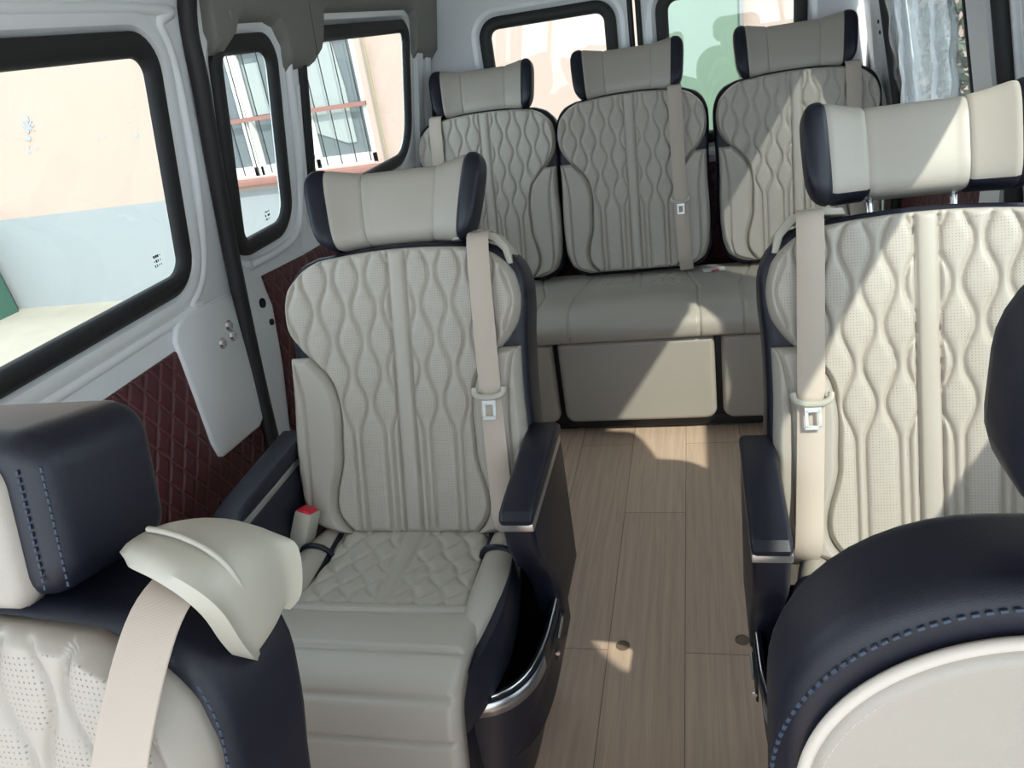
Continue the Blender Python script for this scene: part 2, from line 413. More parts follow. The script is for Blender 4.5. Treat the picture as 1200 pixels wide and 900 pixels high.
def add_back(parent, meshes, loc, tilt, L):
    """a backrest with its panels as sub-parts"""
    b = link('backrest', meshes['shell'], None, parent)
    if not meshes['shell'].materials: meshes['shell'].materials.append(M['navy'])
    b.location = loc; b.rotation_euler.x = -math.radians(tilt)
    for key, nm, m in (('centre', 'quilted_panel', 'perf'), ('bolster_r', 'side_bolster', 'cream'), ('bolster_l', 'side_bolster', 'cream')):
        if not meshes[key].materials: meshes[key].materials.append(M[m])
        link(nm, meshes[key], None, b)
    return b

# ------------------------------------------------------------------ headrests
def loft_head(name, s0, s1, parent, mats, W=.165, H=.066, T=.046, wing=.05, flare=.018, capped=False, n=22, m=36, sgrow=0.0, creamside=None, tuck=.0025, lowcut=248, key=.06):
    """slice of a winged pillow between s0 and s1 (s: -1..1 across)"""
    bm = bmesh.new(); rings = []
    ss = np.linspace(s0, s1, n)
    for s in ss:
        a = abs(s)
        f = wing*max(0, (a-.33)/.67)**1.5
        h = H+flare*max(0, (a-.38)/.62)**1.3 + sgrow; t = T + sgrow
        if a > .74:   # round the free end
            e = max(0, (a-.74)/.26); e = min(e, 1); q = math.sqrt(max(0, 1-e**2.8)); q = .42+.58*q
            h *= q; t *= q
        # seam tuck at the slice ends
        d = min(abs(s-s0), abs(s-s1))*W
        if not (capped and abs(abs(s)-1) < .12): g = tuck*math.exp(-(d/.0035)**2)
        else: g = 0
        h -= g; t -= g
        ring = []
        for k in range(m):
            th = 2*math.pi*k/m; c, sn = math.cos(th), math.sin(th); ex = .55
            y = -t*math.copysign(abs(c)**ex, c); z = h*math.copysign(abs(sn)**ex, sn)
            ring.append(bm.verts.new((s*W*(1+key*z/H), y-f+.006*(z/H), z)))
        rings.append(ring)
    for i in range(n-1):
        for k in range(m):
            f_ = bm.faces.new((rings[i][k], rings[i][(k+1) % m], rings[i+1][(k+1) % m], rings[i+1][k]))
            th = 360*(k+.5)/m
            if len(mats) > 1:
                front = th < 112 or th > lowcut
                if creamside is not None: front = (th < creamside or th > 360-creamside)
                f_.material_index = 0 if front else 1
    bm.faces.new(rings[0][::-1]).material_index = len(mats)-1; bm.faces.new(rings[-1]).material_index = len(mats)-1
    return from_bm(name, bm, mats, parent, 60)

def make_headrest(parent, loc, tilt=12, W=.170, H=.073, posts=None, T=.046, side=None, wing=.058, flare=.014, low=248, key=.06):
    h = loft_head('headrest', -.42, .42, parent, [M['cream'], M['navy']], W, H, T, wing, flare, key=key)
    h.location = loc; h.rotation_euler.x = -math.radians(tilt)
    for a, b in ((.42, .78), (-.78, -.42)):
        loft_head('side_pad', a, b, h, [M['cream'], M['navy']], W, H, T, wing, flare, lowcut=low, key=key)
    for a, b in ((.78, 1.0), (-1.0, -.78)):
        loft_head('end_cap', a, b, h, [M['navy']], W, H, T, wing, flare, capped=True, key=key)
    zs = -H-.05
    for sx in (-1, 1):
        tube('headrest_post', [(sx*.062, .01, -H+.01), (sx*.062, .01, zs)], .0055, M['chrome'], h, 12)
        bm = bmesh.new(); bm_box(bm, (sx*.062, .01, zs+.008), (.038, .026, .014), .005); from_bm('post_socket', bm, M['black'], h)
    return h

# ------------------------------------------------------------------ belts
def make_tongue(parent, loc, tilt, yaw=0):
    """cream grip with a steel latch plate hanging below"""
    bm = bmesh.new()
    P = smooth_path([(-.036, -.004, .014), (-.033, -.008, .002), (-.018, -.010, -.005), (0, -.010, -.006), (.018, -.010, -.005), (.033, -.008, .002), (.036, -.004, .014)], 6)
    bm_tube(bm, P, .0065, 10)
    bm_box(bm, (0, -.005, -.004), (.052, .010, .011), .004)
    t = from_bm('belt_tongue', bm, M['plastic'], parent); t.location = loc; t.scale = (.78, .9, .85)
    bm = bmesh.new()
    for c, s in (((0, -.011, -.014), (.032, .0022, .014)), ((-.0125, -.011, -.034), (.007, .0022, .032)), ((.0125, -.011, -.034), (.007, .0022, .032)), ((0, -.011, -.049), (.032, .0022, .008))):
        bm_box(bm, c, s, .0006, 1)
    from_bm('latch_plate', bm, M['steel'], t)
    return t

# ------------------------------------------------------------------ cushions
def swept(profile):
    """profile: list of (y,z); returns surf(x, q) with q = arc length along it"""
    P = np.array([[p.x, p.y] for p in smooth_path([(a, b, 0) for a, b in profile], 10)])
    seg = np.hypot(*(P[1:]-P[:-1]).T); q = np.concatenate([[0], np.cumsum(seg)])
    T = np.gradient(P, q, axis=0); T /= np.linalg.norm(T, axis=1)[:, None]
    def surf(x, v):
        y = np.interp(v, q, P[:, 0]); z = np.interp(v, q, P[:, 1]); ty = np.interp(v, q, T[:, 0]); tz = np.interp(v, q, T[:, 1])
        n = np.hypot(ty, tz); ty, tz = ty/n, tz/n
        # path runs from back to front (-y): outward normal is up
        return np.stack([x, y, z], -1), np.stack([0*x, tz, -ty], -1)
    return surf, q[-1]

def cushion_meshes():
    surf, Q = swept([(.03, .435), (-.08, .428), (-.20, .436), (-.28, .448), (-.335, .445), (-.368, .415), (-.382, .36), (-.395, .28), (-.41, .18), (-.42, .10)])
    q_seams = [.252, .345, .402, .462, .535]
    def hf(X, V):
        h = 0*X
        # quilted back part: diamonds each side of a tapering strip, ends at q=.225
        strip = .012+.010*(1-V/.22)
        inq = (V < .236)
        d = np.abs(np.abs(X)-strip)
        a = np.abs(X)-strip
        wob = .004*np.sin(V*90)
        for sg in (1, -1):
            u = (a+wob+sg*V*.72)/.052; dd = np.abs(u-np.round(u))*.052*.8; d = np.where(a > 0, np.minimum(d, dd), d)
        h = np.where(inq, .0052*(1-np.exp(-(d/.005)**1.2))-.0052, h)
        for qs in q_seams:
            bow = qs + .004*(1-(X/.16)**2) if qs == q_seams[0] else qs
            h = h - .007*np.exp(-((V-bow)/.004)**2)
        # outline seam of the quilted trapezoid
        ed = np.abs(np.abs(X)-(.145+.015*V/.22)); h = np.where(inq, h-.005*np.exp(-(ed/.004)**2), h)
        return h
    V = np.linspace(0.0, Q, 230)
    wx = np.interp(V, [0, .03, .1, .25, .36, .45, Q-.03, Q], [.150, .168, .178, .190, .188, .184, .175, .160])
    d = {'pan': panel_mesh('seat_cushion', -wx, wx, V, 110, .022, .018, hfun=hf, surf=surf, depth=.02)}
    return d, surf, Q
CM, CSURF, CQ = cushion_meshes()

def side_bolster_mesh(sd):
    """crescent pad at the side of the cushion, seen from above: cream top"""
    pts = []
    bm = bmesh.new(); n = 28; m = 14
    rings = []
    for i in range(n):
        t = i/(n-1); y = .015 - .335*t
        wdt = .036*max(0, math.sin(math.pi*min(1, (.10+.90*t))))**.55 + .004
        xo = .170 + .046*max(0, math.sin(math.pi*min(1, .18+.80*t)))**.8
        xi = max(.152, xo-2.2*wdt); zc = .452+.012*math.sin(math.pi*t)-.03*t**6
        ring = []
        for k in range(m):
            a = math.pi*k/(m-1); x = (xi+xo)/2+(xo-xi)/2*math.cos(a); z = zc-.03+.040*max(0, math.sin(a))**.7
            ring.append(bm.verts.new((sd*x, y, z)))
        ring.append(bm.verts.new((sd*xi, y, zc-.05))); ring.append(bm.verts.new((sd*xo, y, zc-.05)))
        rings.append(ring)
    K = len(rings[0])
    for i in range(n-1):
        for k in range(K-2): pass
        order = list(range(m)) + [m]  # top then inner wall foot
        A, B = rings[i], rings[i+1]
        for k in range(m-1): bm.faces.new((A[k], A[k+1], B[k+1], B[k]))
        bm.faces.new((A[m-1], A[m], B[m], B[m-1])); bm.faces.new((A[m], A[m+1], B[m+1], B[m])); bm.faces.new((A[m+1], A[0], B[0], B[m+1]))
    bm.faces.new(rings[0]); bm.faces.new(rings[-1][::-1])
    return bm

def navy_flank(sd):
    """navy leather side of the cushion, swelling out below the cream pad and running down to the front corner"""
    out = [(.150, .03), (.19, .02), (.210, -.06), (.220, -.14), (.224, -.21), (.218, -.26), (.204, -.300), (.185, -.328), (.166, -.342), (.156, -.30)]
    bm = bmesh.new(); n = len(out)
    lay = [(.457, .93, 0), (.449, .985, 0), (.425, 1.01, 0), (.385, 1.0, 0), (.362, .94, 0), (.355, .86, 0)]
    sm = [(p.x, p.y) for p in smooth_path([(a, b, 0) for a, b in out], 4)]
    rings = []
    for z, k, _ in lay:
        ring = []
        for x, y in sm:
            xx = .16+(x-.16)*k*1.02; zz = z - .030*max(0, (-y-.24)/.10)**2
            ring.append(bm.verts.new((sd*xx, y*(.985+.015*k), zz)))
        rings.append(ring)
    N = len(sm)
    for a, b in zip(rings[:-1], rings[1:]):
        for i in range(N-1): bm.faces.new((a[i], a[i+1], b[i+1], b[i]))
        bm.faces.new((a[N-1], a[0], b[0], b[N-1]))
    bm.faces.new(rings[0]); bm.faces.new(rings[-1][::-1])
    return bm

def arc_path(pts, z): return [(x, y, z) for x, y in pts]

def make_arm(root, sd, pod, y0=-.175, y1=.10):
    """armrest on side sd (+1 photo right). pad, silver band, post box"""
    xc = sd*.257
    bm = bmesh.new()
    prof = [(y0, .598), (y0-.003, .608), (y0+.008, .619), (y0+.05, .624), (y0+.16, .628), (y1, .632), (y1+.03, .612), (y1+.03, .598)]
    bm_prism(bm, prof, 0, xc-.028, xc+.028, .011, 4)
    arm = from_bm('armrest', bm, M['navy'], root)
    bm = bmesh.new(); bm_box(bm, (xc, (y0+y1)/2+.006, .5925), (.055, y1-y0+.012, .014), .002, 2)
    from_bm('silver_band', bm, M['silver'], arm)
    bm = bmesh.new()
    if pod:
        bm_prism(bm, [(y0+.003, .588), (y1+.03, .588), (y1+.03, .30), (-.045, .30), (-.06, .37), (-.09, .43), (y0+.03, .50), (y0+.01, .54)], 0, xc-.026, xc+.026, .010, 3)
    else:
        bm_prism(bm, [(y0+.002, .588), (y1+.03, .588), (y1+.03, .20), (y0-.03, .20), (y0-.02, .40)], 0, xc-.029, xc+.029, .010, 3)
    from_bm('armrest_body', bm, M['navy'], arm)
    return arm

def make_pod(root, sd):
    """side console: curved navy pod with a black pocket, chrome rim and a small chrome lever"""
    o = [(.215, .06), (.277, .06), (.277, -.11), (.273, -.18), (.262, -.235), (.238, -.275), (.205, -.298), (.165, -.308)]
    sm = [(p.x*sd, p.y) for p in smooth_path([(a, b, 0) for a, b in o[1:]], 5)]
    outl = [(sd*.165, .06)] + sm
    bm = bmesh.new(); n = len(outl)
    def inset(p, k): return (p[0]-sd*k*(1 if abs(p[0]) > .19 else .3), p[1]+k*(1 if p[1] < -.05 else 0))
    inner = [(sd*.165, .058)] + [inset(p, .011) for p in sm]
    zt = .352; low_ = [(x*.74, y) for x, y in outl]; layers = [(low_, .0), ([(x*.79, y) for x, y in outl], .06), (outl, .325), (outl, zt), (inner, zt), (inner, .20)]
    rings = [[bm.verts.new((x, y, z if j != 0 else .02)) for x, y in l] for j, (l, z) in enumerate(layers)]
    for a, b in zip(rings[:-1], rings[1:]):
        for i in range(n-1): bm.faces.new((a[i], a[i+1], b[i+1], b[i]))
        bm.faces.new((a[n-1], a[0], b[0], b[n-1]))
    bm.faces.new(rings[-1]); bm.faces.new(rings[0][::-1])
    p = from_bm('side_console', bm, M['navy'], root)
    bm = bmesh.new()
    pk = [inset(q, .0125) for q in sm]
    pk = [(sd*.166, .056)]+pk
    bm_prism(bm, pk, 2, .196, .204); 
    # inner lining
    t = [[bm.verts.new((x, y, z)) for x, y in pk] for z in (.20, zt-.004)]
    for i in range(len(pk)-1): bm.faces.new((t[0][i], t[0][i+1], t[1][i+1], t[1][i]))
    from_bm('pocket_lining', bm, M['gloss_black'], p)
    rim = [Vector((x, y, zt+.001)) for x, y in [inset(q, .005) for q in sm]][2:]
    tube('chrome_rim', rim, .0032, M['chrome'], p, 8)
    # dark glossy band below the front curve of the rim
    bm = bmesh.new(); bnd = [q for q in sm if q[1] < -.19]
    A = [bm.verts.new((x*1.004, y-.0015, zt-.003)) for x, y in bnd]; B = [bm.verts.new((x*1.004, y-.0015, zt-.03)) for x, y in bnd]
    for i in range(len(A)-1): bm.faces.new((A[i], A[i+1], B[i+1], B[i]))
    bb = from_bm('gloss_band', bm, M['silver'], p); md = bb.modifiers.new('s', 'SOLIDIFY'); md.thickness = .002; md.offset = 0
    # lever slot on the aisle side
    bm = bmesh.new(); bm_box(bm, (sd*.278, -.10, .305), (.004, .075, .05), .0015, 2); lv = from_bm('lever_plate', bm, M['black'], p)
    bm = bmesh.new(); bm_tube(bm, [(sd*.282, -.075, .322), (sd*.282, -.125, .318)], .0035, 8); bm_tube(bm, [(sd*.282, -.138, .300), (sd*.282, -.142, .300)], .004, 8)
    from_bm('chrome_lever', bm, M['chrome'], lv)
    return p

def make_guide_small(parent, sd, x=.155, z=.548, y=.0, hw_=.03):
    bm = bmesh.new()
    bm_prism(bm, [(-.040, -.012), (.034, -.020), (.052, -.040), (.046, -.050), (.026, -.034), (.020, -.008), (-.030, .000), (-.038, .006), (.018, .018), (.046, .004), (.064, -.030), (.060, -.052)][::1] if False else
             [(-.045, .000), (-.040, .012), (.010, .016), (.040, .006), (.062, -.020), (.068, -.050), (.058, -.052), (.050, -.026), (.032, -.006), (.006, .003), (-.040, .001)], 1, -.034, .034, .003, 2)
    g = from_bm('belt_guide', bm, M['plastic'], parent)
    g.location = (x*sd, y, z)
    if sd < 0: g.scale.x = -1
    return g

BK = make_back_meshes(.54, .47)
BKB = make_back_meshes(.60, .515)

def make_captain(label, loc, sd, hz, low):
    """captain seat; sd=+1: console and belt on the photo's right"""
    r = thing('captain_seat', label, 'seat', loc, 'captain seats in the middle row')
    # pedestal
    bm = bmesh.new(); bm_box(bm, (0, -.17, .16), (.34, .40, .28), .02); bm_box(bm, (0, -.14, .015), (.40, .46, .03), .006)
    from_bm('seat_base', bm, M['black'], r)
    o = link('seat_cushion', CM['pan'], None, r)
    if not CM['pan'].materials: CM['pan'].materials.append(M['cream'])
    for s in (1, -1):
        c = from_bm('cushion_bolster', side_bolster_mesh(s), M['cream'], r)
        from_bm('navy_flank', navy_flank(s), M['navy'], c)
        # dark seam across the pad near the backrest
        bm = bmesh.new(); P = [(s*(.180+.033*math.cos(math.pi*k/10)), -.060-.008*math.sin(k/10*3.1), .430+.0445*max(0, math.sin(math.pi*k/10))**.7) for k in range(11)]; bm_tube(bm, P, .0055, 8)
        from_bm('dark_seam', bm, M['navy'], c)
    bm = bmesh.new()
    surf = CSURF
    bm_prism(bm, [(-.36, .40), (-.385, .30), (-.40, .20), (-.41, .09), (-.36, .08), (-.30, .30), (-.30, .40)], 0, -.172, .172, .008, 2)
    from_bm('leg_rest_shell', bm, M['navy'], r)
    b = add_back(r, BK, (0, .040, .434), 21, .54)
    make_headrest(b, (0, .035, .54+hz), 2, low=low, key=.08 if sd > 0 else .02)
    make_arm(r, sd, True); make_arm(r, -sd, False)
    make_pod(r, sd)
    # belt
    make_guide_small(b, sd, .155, .553, .005)
    bl = ribbon('seat_belt', [(sd*.165, .022, .560), (sd*.165, -.030, .565), (sd*.168, -.062, .535), (sd*.172, -.070, .42), (sd*.178, -.074, .25), (sd*.184, -.076, .12), (sd*.190, -.078, .03), (sd*.196, -.02, -.01)], (1, 0, 0), .041, .0022, M['web'], b)
    make_tongue(bl, (sd*.1765, -.076, .268), 0)
    # buckle on the other side
    rot = Matrix.Rotation(math.radians(-20), 3, 'X') @ Matrix.Rotation(math.radians(18*sd), 3, 'Y')
    bm = bmesh.new(); bm_box(bm, (0, 0, 0), (.036, .042, .075), .004, 2, rot); bk = from_bm('belt_buckle', bm, M['plastic'], r)
    bk.location = (-sd*.208, -.035, .490)
    bm = bmesh.new(); bm_box(bm, rot @ Vector((0, -.002, .038)), (.027, .034, .008), .002, 2, rot); from_bm('release_button', bm, M['red'], bk)
    return r
make_captain('cream quilted captain seat left of the aisle, its belt over the photo-right shoulder', (-.555, 1.14, 0), 1, .092, 248)
make_captain('sunlit cream quilted captain seat right of the aisle, belt over the aisle-side shoulder', (.335, 1.07, 0), -1, .112, 305)

# ------------------------------------------------------------------ rear bench
def make_bench():
    r = thing('bench_seat', 'cream three-place rear bench with quilted backs across the van', 'bench', (-.20, 2.30, 0))
    bm = bmesh.new(); bm_box(bm, (0, .24, .19), (1.62, .40, .30), .01); bm_box(bm, (0, .22, .035), (1.58, .36, .05), .006)
    from_bm('bench_base', bm, M['black'], r)
    surf, Q = swept([(.46, .425), (.34, .420), (.20, .424), (.10, .432), (.035, .430), (-.005, .405), (-.012, .375), (-.004, .352)])
    cx = [-.535, -.015, .53]
    def hf(X, V):
        h = .0*X
        for c in cx:
            a = np.abs(X-c)
            # U shaped insert
            wd = .205-.05*np.clip((.22-V)/.22, 0, 1)**1.0
            d = np.abs(a-wd)
            h = h-.006*np.exp(-(d/.004)**2)
            inq = (a < .145) & (V < .20)
            st = np.abs(a-.014); dd = st.copy()
            for sg in (1, -1):
                u = (a+sg*V*.8+.004*np.sin(V*110))/.034; dd = np.where(a > .014, np.minimum(dd, np.abs(u-np.round(u))*.034*.78), dd)
            h = np.where(inq, h + .005*(1-np.exp(-(dd/.005)**1.3))-.003, h)
            h = h+np.where(a < .2, .008*np.exp(-((V-.34)/.10)**2)*np.clip((.2-a)/.05, 0, 1), 0)
        return h
    V = np.linspace(0, Q, 120); X0 = np.full(120, -.80); X1 = np.full(120, .80)
    me = panel_mesh('seat_cushion', X0, X1, V, 560, .012, .014, hfun=hf, surf=surf, depth=.03)
    link('seat_cushion', me, M['cream'], r)
    # front panels
    for (a, b) in ((-.80, -.285), (-.268, .232), (.252, .80)):
        p = dens(60, .8); z0, z1 = .055, .347; rr = .035
        zz = z0+p*(z1-z0); ins = np.zeros(60)
        lo = np.clip((z0+rr-zz)/rr, 0, 1); hi = np.clip((zz-(z1-.012))/.012, 0, 1)
        ins = rr*(1-np.sqrt(1-lo**2*.999))*1.0 + .012*(1-np.sqrt(1-hi**2*.999))
        me = panel_mesh('front_panel', a+ins, b-ins, zz, 60, .016, .016, hfun=lambda X, V: .004*np.sin(np.pi*np.clip((V-.055)/.29, 0, 1)))
        o = link('front_panel', me, M['cream'], r); o.location = (0, .012, 0)
    for i, c in enumerate(cx):
        b = add_back(r, BKB, (c, .425, .445), 15.5, .60)
        make_headrest(b, (0, .030, .60+.088), 2, .190, .080, flare=.010, key=.03)
        sd = (-1, 1, 1)[i]
        gx = (.175, .155, .170)[i]
        bm = bmesh.new(); bm_box(bm, (sd*gx, .006, .606), (.056, .03, .012), .004); from_bm('belt_slot', bm, M['plastic'], b)
        bl = ribbon('seat_belt', [(sd*gx, .020, .613), (sd*gx, -.045, .612), (sd*(gx+.002), -.066, .575), (sd*(gx+.003), -.066, .40), (sd*(gx+.006), -.070, .20), (sd*(gx+.01), -.072, .05), (sd*(gx+.015), -.05, -.01)], (1, 0, 0), .046, .0022, M['web'], b)
        make_tongue(bl, (sd*(gx+.004), -.072, .225), 0)
        # lower mounting bracket between the backs
        bm = bmesh.new(); bm_box(bm, (0, .10, -.03), (.3, .05, .06), .01); from_bm('back_bracket', bm, M['black'], b)
    # small white label with a red mark on the right cushion
    bm = bmesh.new(); bm_box(bm, (.245, .385, .437), (.075, .04, .0012), .0005, 1, Matrix.Rotation(.12, 3, 'Z')); lb = from_bm('care_label', bm, M['white'], r)
    bm = bmesh.new(); bm_box(bm, (.250, .372, .4382), (.028, .012, .0008), 0, 1, Matrix.Rotation(.5, 3, 'Z')); from_bm('red_mark', bm, M['red'], lb)
    return r
make_bench()

# ------------------------------------------------------------------ front row (close to the camera)
def front_left():
    r = thing('front_seat', 'cream quilted front seat with navy sides and moulded belt cover, bottom left', 'seat', (-.575, .20, 0))
    bm = bmesh.new(); bm_box(bm, (0, -.12, .18), (.40, .40, .34), .03); from_bm('seat_base', bm, M['black'], r)
    o = link('seat_cushion', CM['pan'], None, r); o.location = (0, .02, .02)
    b = add_back(r, BK, (0, .045, .435), 13, .54)
    # stitching along the navy border
    bm = bmesh.new()
    for i in range(70):
        v = .04+i*.0066
        t = v/.54
        if t > .93: break
        x = float(OUTER(t))+.0055; nx = float(OUTER(t+.008))+.0055
        bm_tube(bm, [(x, -.030, v), (nx, -.030, v+.0042)], .0011, 5)
    from_bm('border_stitching', bm, M['navystitch'], b)
    # blocky headrest
    W, H, T = .185, .062, .058
    bm = bmesh.new(); outl = rrect(-W, -H, W, H, .030, 8); bm_prism(bm, outl, 1, -T, T, .020, 5)
    h = from_bm('headrest', bm, M['navy'], b, 60); h.location = (-.044, .030, .54+.078); h.rotation_euler.x = math.radians(0)
    tt = dens(40, .8); zz = -H-.004+tt*(2*H-.004); hi = np.clip((zz-(H-.040))/.032, 0, 1); lo = np.clip((-H+.016-zz)/.02, 0, 1)
    hwid = W-.030-.030*(1-np.sqrt(1-hi**2*.999))-.012*lo**2
    me = panel_mesh('cream_pad', -hwid, hwid, zz, 70, T+.010, .014)
    link('cream_pad', me, M['cream'], h)
    for k, xx in enumerate((W-.019, W-.0052)):
        bm = bmesh.new(); yy = (-T-.001, -T+.0052)[k]
        for i in range(18):
            z = -H+.012+i*.0056
            if z < H-.024: bm_tube(bm, [(xx, yy, z), (xx, yy, z+.0036)], .0010, 5)
        from_bm('stitch_row', bm, M['navystitch'], h)
    for sx in (-1, 1): tube('headrest_post', [(sx*.07, .0, -H), (sx*.07, .0, -H-.03)], .006, M['chrome'], h, 12)
    # moulded belt cover: a thick hood bent over the shoulder corner, its mouth towards the camera
    bm = bmesh.new()
    prof = smooth_path([(-.050, 0, .020), (-.046, 0, .036), (-.028, 0, .047), (.006, 0, .045), (.031, 0, .032), (.041, 0, .008), (.037, 0, -.028), (.029, 0, -.058), (.019, 0, -.068)], 4)
    m = len(prof); n = 14; outer, inner = [], []
    for j in range(n):
        t = j/(n-1); sc = 1-.38*t**2.2; ro, ri = [], []
        for i, p in enumerate(prof):
            a = prof[max(i-1, 0)]; b_ = prof[min(i+1, m-1)]; tx, tz = b_.x-a.x, b_.z-a.z; l = math.hypot(tx, tz); nx, nz = -tz/l, tx/l
            u = i/(m-1); y = t*.080+.016*math.sin(math.pi*u)*(-1)*(1-t)+.018*(abs(u-.5)*2)**2*(1-t)-.016*(abs(u-.5)*2)**2*t
            e = .008*math.sqrt(max(0, 1-min(1, (1-t)/.12)))*0 + (.004 if j == 0 else 0) + .010*max(0, (t-.8)/.2)**2
            ro.append(bm.verts.new((p.x*sc-(-nx)*0+nx*e*(1 if True else 0), y, p.z*sc-abs(nz)*e-.022*t*t)))
            th = .011
            ri.append(bm.verts.new((p.x*sc+nx*-th*0+(-tz/l)*(-1)*0-( -nx)*0 + (tz/l)*th, y-(.004 if j == 0 else 0), p.z*sc-(tx/l)*th-.022*t*t)))
        outer.append(ro); inner.append(ri)
    for j in range(n-1):
        for i in range(m-1):
            bm.faces.new((outer[j][i], outer[j][i+1], outer[j+1][i+1], outer[j+1][i])); bm.faces.new((inner[j][i+1], inner[j][i], inner[j+1][i], inner[j+1][i+1]))
        bm.faces.new((outer[j][0], outer[j+1][0], inner[j+1][0], inner[j][0])); bm.faces.new((outer[j+1][-1], outer[j][-1], inner[j][-1], inner[j+1][-1]))
    for i in range(m-1):
        bm.faces.new((outer[0][i+1], outer[0][i], inner[0][i], inner[0][i+1])); bm.faces.new((outer[-1][i], outer[-1][i+1], inner[-1][i+1], inner[-1][i]))
    cv = from_bm('belt_cover', bm, M['plastic'], r, 40)
    cv.location = (.215, .165, .972); cv.rotation_euler = (math.radians(4), 0, math.radians(-8))
    # raised rib over the hood
    tube('cover_rib', [(p.x*.93, .022-.010*math.sin(math.pi*i/(m-1)), p.z*.93+.004) for i, p in enumerate(prof)][8:-4], .0022, M['plastic'], cv, 8)
    ribbon('seat_belt', [(.222, .215, .975), (.222, .172, .992), (.220, .130, .988), (.215, .088, .950), (.208, .052, .895), (.203, .024, .83), (.200, -.002, .74), (.198, -.022, .64), (.198, -.037, .54), (.20, -.04, .47)], (1, .25, -.30), .034, .0024, M['web'], r)
front_left()

def front_right():
    r = thing('front_seat', 'navy front seat with a smooth piped cream panel, filling the bottom right corner', 'seat', (.285, .30, 0))
    bm = bmesh.new(); bm_box(bm, (0, -.10, .18), (.40, .40, .34), .03); from_bm('seat_base', bm, M['black'], r)
    o = link('seat_cushion', CM['pan'], None, r); o.location = (0, .0, .02)
    bm = bmesh.new()
    # broad-shouldered shell
    def outl(w, z0, z1, rt, rb): return rrect(-w, z0, w, z1, (rb, rb, rt, rt), 12)
    bm_prism(bm, outl(.252, .44, 1.012, .13, .05), 1, 0.0, .085, .020, 6)
    b = from_bm('backrest', bm, M['navy'], r, 60); b.location = (0, .065, -.020)
    tt = dens(120, .8); z0, z1, rt = .47, .983, .125; zz = z0+tt*(z1-z0)
    def edge(w_, rt_, z1_):
        hi = np.clip((zz-(z1_-rt_))/rt_, 0, 1); lo = np.clip((z0+.03-zz)/.03, 0, 1)
        return w_-rt_*(1-np.sqrt(1-hi**2*.9995))-.03*(1-np.sqrt(1-lo**2*.999))
    e = edge(.236, .13, z1)
    me = panel_mesh('cream_panel', -e, e, zz, 120, .014, .010)
    link('cream_panel', me, M['cream'], b)
    # piping and stitches around the panel
    P = []; Q = []
    for i in range(3, 120): P.append((-e[i]-.001, -.006, zz[i]))
    top = [(x, -.006, z1+.001) for x in np.linspace(-e[-1]+.004, e[-1]-.004, 12)]
    loop = P+top+[(-x, y, z) for x, y, z in P[::-1]]
    tube('piping', [tuple(map(float, p)) for p in loop], .0042, M['thread'], b, 8)
    def stitches(off, rad, m, y, gap=.0062, ln=.0040):
        # walk along the offset outline
        c = Vector((0, 0, .75)); pts = [Vector((float(p[0]), y, float(p[2]))) for p in loop]
        bm = bmesh.new(); acc = 0
        for a, b_ in zip(pts[:-1], pts[1:]):
            d = (b_-a); L = d.length
            if L < 1e-6: continue
            n = Vector((-d.z, 0, d.x))/L
            s = 0
            while acc+ (L-s) >= gap:
                s += gap-acc; acc = 0
                p = a+d*(s/L)+n*off; q = p+d/L*ln; bm_tube(bm, [p, q], rad, 5)
            acc += L-s
        return from_bm('stitching', bm, m, b)
    stitches(.018, .0013, M['navystitch'], -.0005); stitches(-.008, .0011, M['thread'], -.0125)
    bm = bmesh.new(); bm_prism(bm, rrect(-.135, 1.03, .165, 1.185, .06, 8), 1, -.01, .09, .035, 5)
    h = from_bm('headrest', bm, M['navy'], b, 60)
    for sx in (-1, 1): tube('headrest_post', [(sx*.07, .065, 1.05), (sx*.07, .065, .99)], .006, M['chrome'], h, 12)
front_right()

